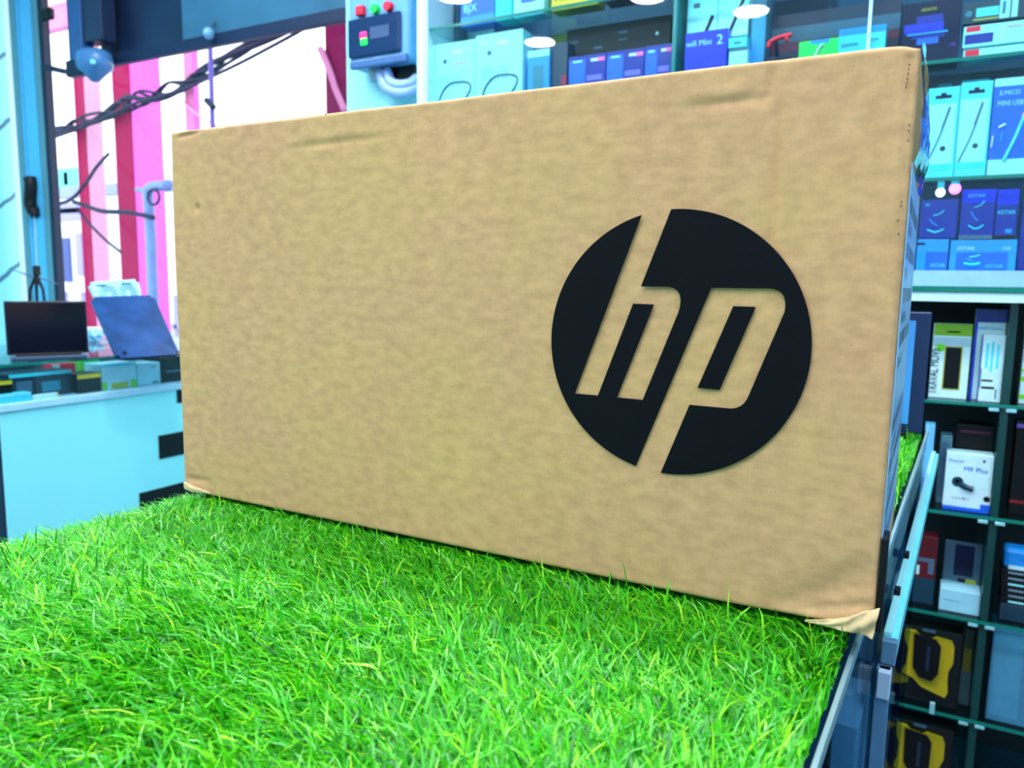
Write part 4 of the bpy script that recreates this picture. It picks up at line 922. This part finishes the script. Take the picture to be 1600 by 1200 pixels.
link('orange_panel', B(a_[0], b_[0]+.1, -.02, -.001, at(90, 8, 6.2)[2], at(90, -50, 6.2)[2]), mat('sign_orange', (255, 190, 170), .5), sg)
link('sign_leg', B(a_[0]-1.4, a_[0]-1.25, .02, .1, FL-.12, at(90, 44, 6.2)[2]), redp, sg)
# cables strung across
cbm = mat('cable_blue', (4, 14, 56), .8)
def cable(Y, pts, r, label, m=cbm, grp='overhead cables outside the window'):
    t = tag(empty('overhead_cable', tuple(at(*pts[0], Y))), label, 'cable', grp); o_ = Vector(t.location)
    link('cable', tube(bmesh.new(), smoothpath([Vector(at(x, y, Y))-o_ for x, y in pts], 5), r, 6), m, t, True); return t
t = tag(empty('overhead_cable', tuple(at(60, 212, 3.44))), 'thick twisted bundle of dark cables rising across the window', 'cable', 'overhead cables outside the window'); o_ = Vector(t.location)
base_p = smoothpath([Vector(at(x, y, 3.44))-o_ for x, y in ((40, 216), (60, 212), (95, 203), (130, 190), (180, 172), (215, 156), (252, 143), (290, 131), (330, 107), (400, 66), (470, 30))], 8)
for q_ in range(5):
    pts = []
    for i, p_ in enumerate(base_p):
        f = i/len(base_p); sp = .055*math.exp(-((f-.5)/.2)**2)*.45+.028; a = q_*1.257+i*.33*(1 if q_ % 2 else .7)
        pts.append(p_+Vector((0, .6*sp*math.cos(a), sp*math.sin(a))))
    link('strand', tube(bmesh.new(), pts, .011 if q_ else .02, 6), cbm, t, True)
cable(3.39, [(60, 222), (95, 211), (130, 198), (180, 176), (215, 160), (252, 150), (290, 138), (332, 119), (380, 96), (455, 56), (520, 20)], .012, 'thinner cable running beside the twisted bundle')
cable(3.41, [(70, 205), (100, 205), (122, 196), (150, 186)], .012, 'short loose strand at the left of the bundle')
cable(3.3, [(75, 322), (110, 312), (135, 285), (150, 262), (170, 240)], .014, 'loose cable rising from the fence behind the left post')
cable(3.3, [(115, 315), (135, 322), (160, 330), (200, 332), (240, 340)], .018, 'slack cable crossing below the grey beam')
cable(3.3, [(120, 325), (140, 350), (165, 375), (190, 395)], .010, 'thin cable sloping down to the right between the posts')
cable(3.475, [(500, 75), (515, 110), (525, 140), (540, 175)], .022, 'pale strut crossing the dark crimson post', mat('strut_pink', (190, 110, 160), .5))
cable(3.49, [(288, 160), (310, 180), (330, 192), (350, 205)], .010, 'thin pink cable beside the slim post', mat('thin_pink', (240, 150, 215), .5))
bmx = tag(empty('grey_beam', (0, 4.2, 0)), 'grey blue horizontal beam joining the posts outside', 'beam')
a_, b_ = at(80, 302, 4.2), at(262, 302, 4.2); link('beam', B(a_[0], b_[0], 0, .08, a_[2]-.05, a_[2]+.05), mat('beam_grey', (140, 160, 205), .5), bmx)
# street pole with curled top
pl = tag(empty('street_pole', (at(238, 400, 3.35)[0], 3.35, FL-.12)), 'blue grey pole with a curled top outside the window', 'pole'); o_ = Vector(pl.location)
pts = [Vector((0, 0, 0))]+[Vector(at(x, y, 3.35))-o_ for x, y in ((238, 440), (236, 380), (233, 330), (231, 300), (238, 292), (262, 290))]
link('shaft', tube(bmesh.new(), smoothpath(pts, 5), .038, 10), mat('pole_blue', (105, 135, 190), .5), pl, True)
ring = [Vector(at(240+9*math.cos(t), 308+12*math.sin(t), 3.3))-o_ for t in [2*math.pi*i/16 for i in range(17)]]
link('wire_ring', tube(bmesh.new(), ring, .010, 6), cbm, pl, True)
link('side_branch', tube(bmesh.new(), [Vector(at(233, 300, 3.35))-o_, Vector(at(214, 296, 3.35))-o_], .02, 8), mat('pole_blue', (105, 135, 190)), pl)
# thin lamp pole
lp = tag(empty('lamp_pole', (at(329, 100, 3.1)[0], 3.1, FL-.12)), 'thin violet pole right of the slim pink post', 'pole'); o_ = Vector(lp.location)
link('shaft', tube(bmesh.new(), [(0, 0, 0), Vector(at(332, 190, 3.1))-o_, Vector(at(328, 60, 3.1))-o_], .016, 8), mat('pole_violet', (90, 70, 170), .5), lp)
link('clamp', tube(bmesh.new(), [Vector(at(322, 156, 3.08))-o_, Vector(at(334, 168, 3.08))-o_], .02, 6), cbm, lp)
q_ = Vector(at(326, 52, YB-.05))  # solid globe stands in for a lamp reflected in the header glass
gb = tag(empty('reflected_globe', tuple(q_)), 'small pale globe modelled for a reflection in the transom glass', 'lamp')
bm = bmesh.new(); bmesh.ops.create_uvsphere(bm, u_segments=14, v_segments=10, radius=.022); link('globe', bm, mat('globe_pale', (120, 170, 215), .3), gb, True)
link('globe_cap', cyl(bmesh.new(), (0, 0, .018), (0, .03, .05), .006, n=8), slate, gb)
# houses and street furniture far behind
def house(px0, px1, top, Y, label, m, deco, dep=2.0):
    x0_, x1_ = at(px0, 350, Y)[0], at(px1, 350, Y)[0]; z1_ = at((px0+px1)/2, top, Y)[2]
    t = tag(empty('house', (x0_, Y, FL-.12)), label, 'house'); w = x1_-x0_; h = z1_-FL+.12
    link('walls', B(0, w, 0, dep, 0, h), m, t)
    for (nm, a, b_, c, d, mm) in deco:
        zc0, zc1 = at((px0+px1)/2, d, Y)[2]-FL+.12, at((px0+px1)/2, c, Y)[2]-FL+.12
        link(nm, B(a*w, b_*w, -.06, -.005, zc0, zc1), mm, t)
    return t
hw = mat('house_white', (235, 250, 255), .6); ht = mat('house_turquoise', (110, 225, 225), .6); hl = mat('house_lilac', (165, 165, 215), .6); hd = mat('house_dark', (70, 90, 160), .6); hk = mat('house_pink', (255, 180, 205), .6)
house(60, 140, 262, 12, 'white and turquoise house front far behind the left post', hw,
      [('turquoise_band', .0, 1, 264, 300, ht), ('window', .15, .22, 268, 285, teal), ('window', .35, .43, 268, 288, teal), ('window', .6, .68, 270, 290, teal), ('balcony', 0, 1, 318, 345, hl), ('balcony', .1, .9, 326, 334, hd),
       ('doorway', .2, .42, 362, 430, hl), ('doorway', .5, .62, 372, 440, hd), ('doorway', .75, .85, 365, 430, hl)], .9)
house(141, 200, 258, 13, 'pale house with pink door between the two wide posts', hw,
      [('arch', .15, .3, 310, 325, hk), ('arch', .4, .6, 310, 325, hk), ('arch', .7, .9, 310, 325, hl), ('shutter', .5, .8, 350, 362, hk), ('yellow_sign', .35, .5, 396, 402, yellow), ('pink_door', .2, .55, 412, 440, hk), ('turquoise_post', .65, .95, 380, 412, ht), ('blue_door', .65, .9, 415, 432, blue)])
fn = tag(empty('street_fence', (at(70, 400, 8)[0], 8, FL-.12)), 'low white railing with uprights far outside the window', 'fence')
link('rail', B(0, 6, 0, .06, 1.0, 1.08), hw, fn); link('rail', B(0, 6, 0, .06, .45, .52), hl, fn)
for i in range(13): link('upright', B(i*.5, i*.5+.06, .0, .06, 0, 1.0), hl, fn)
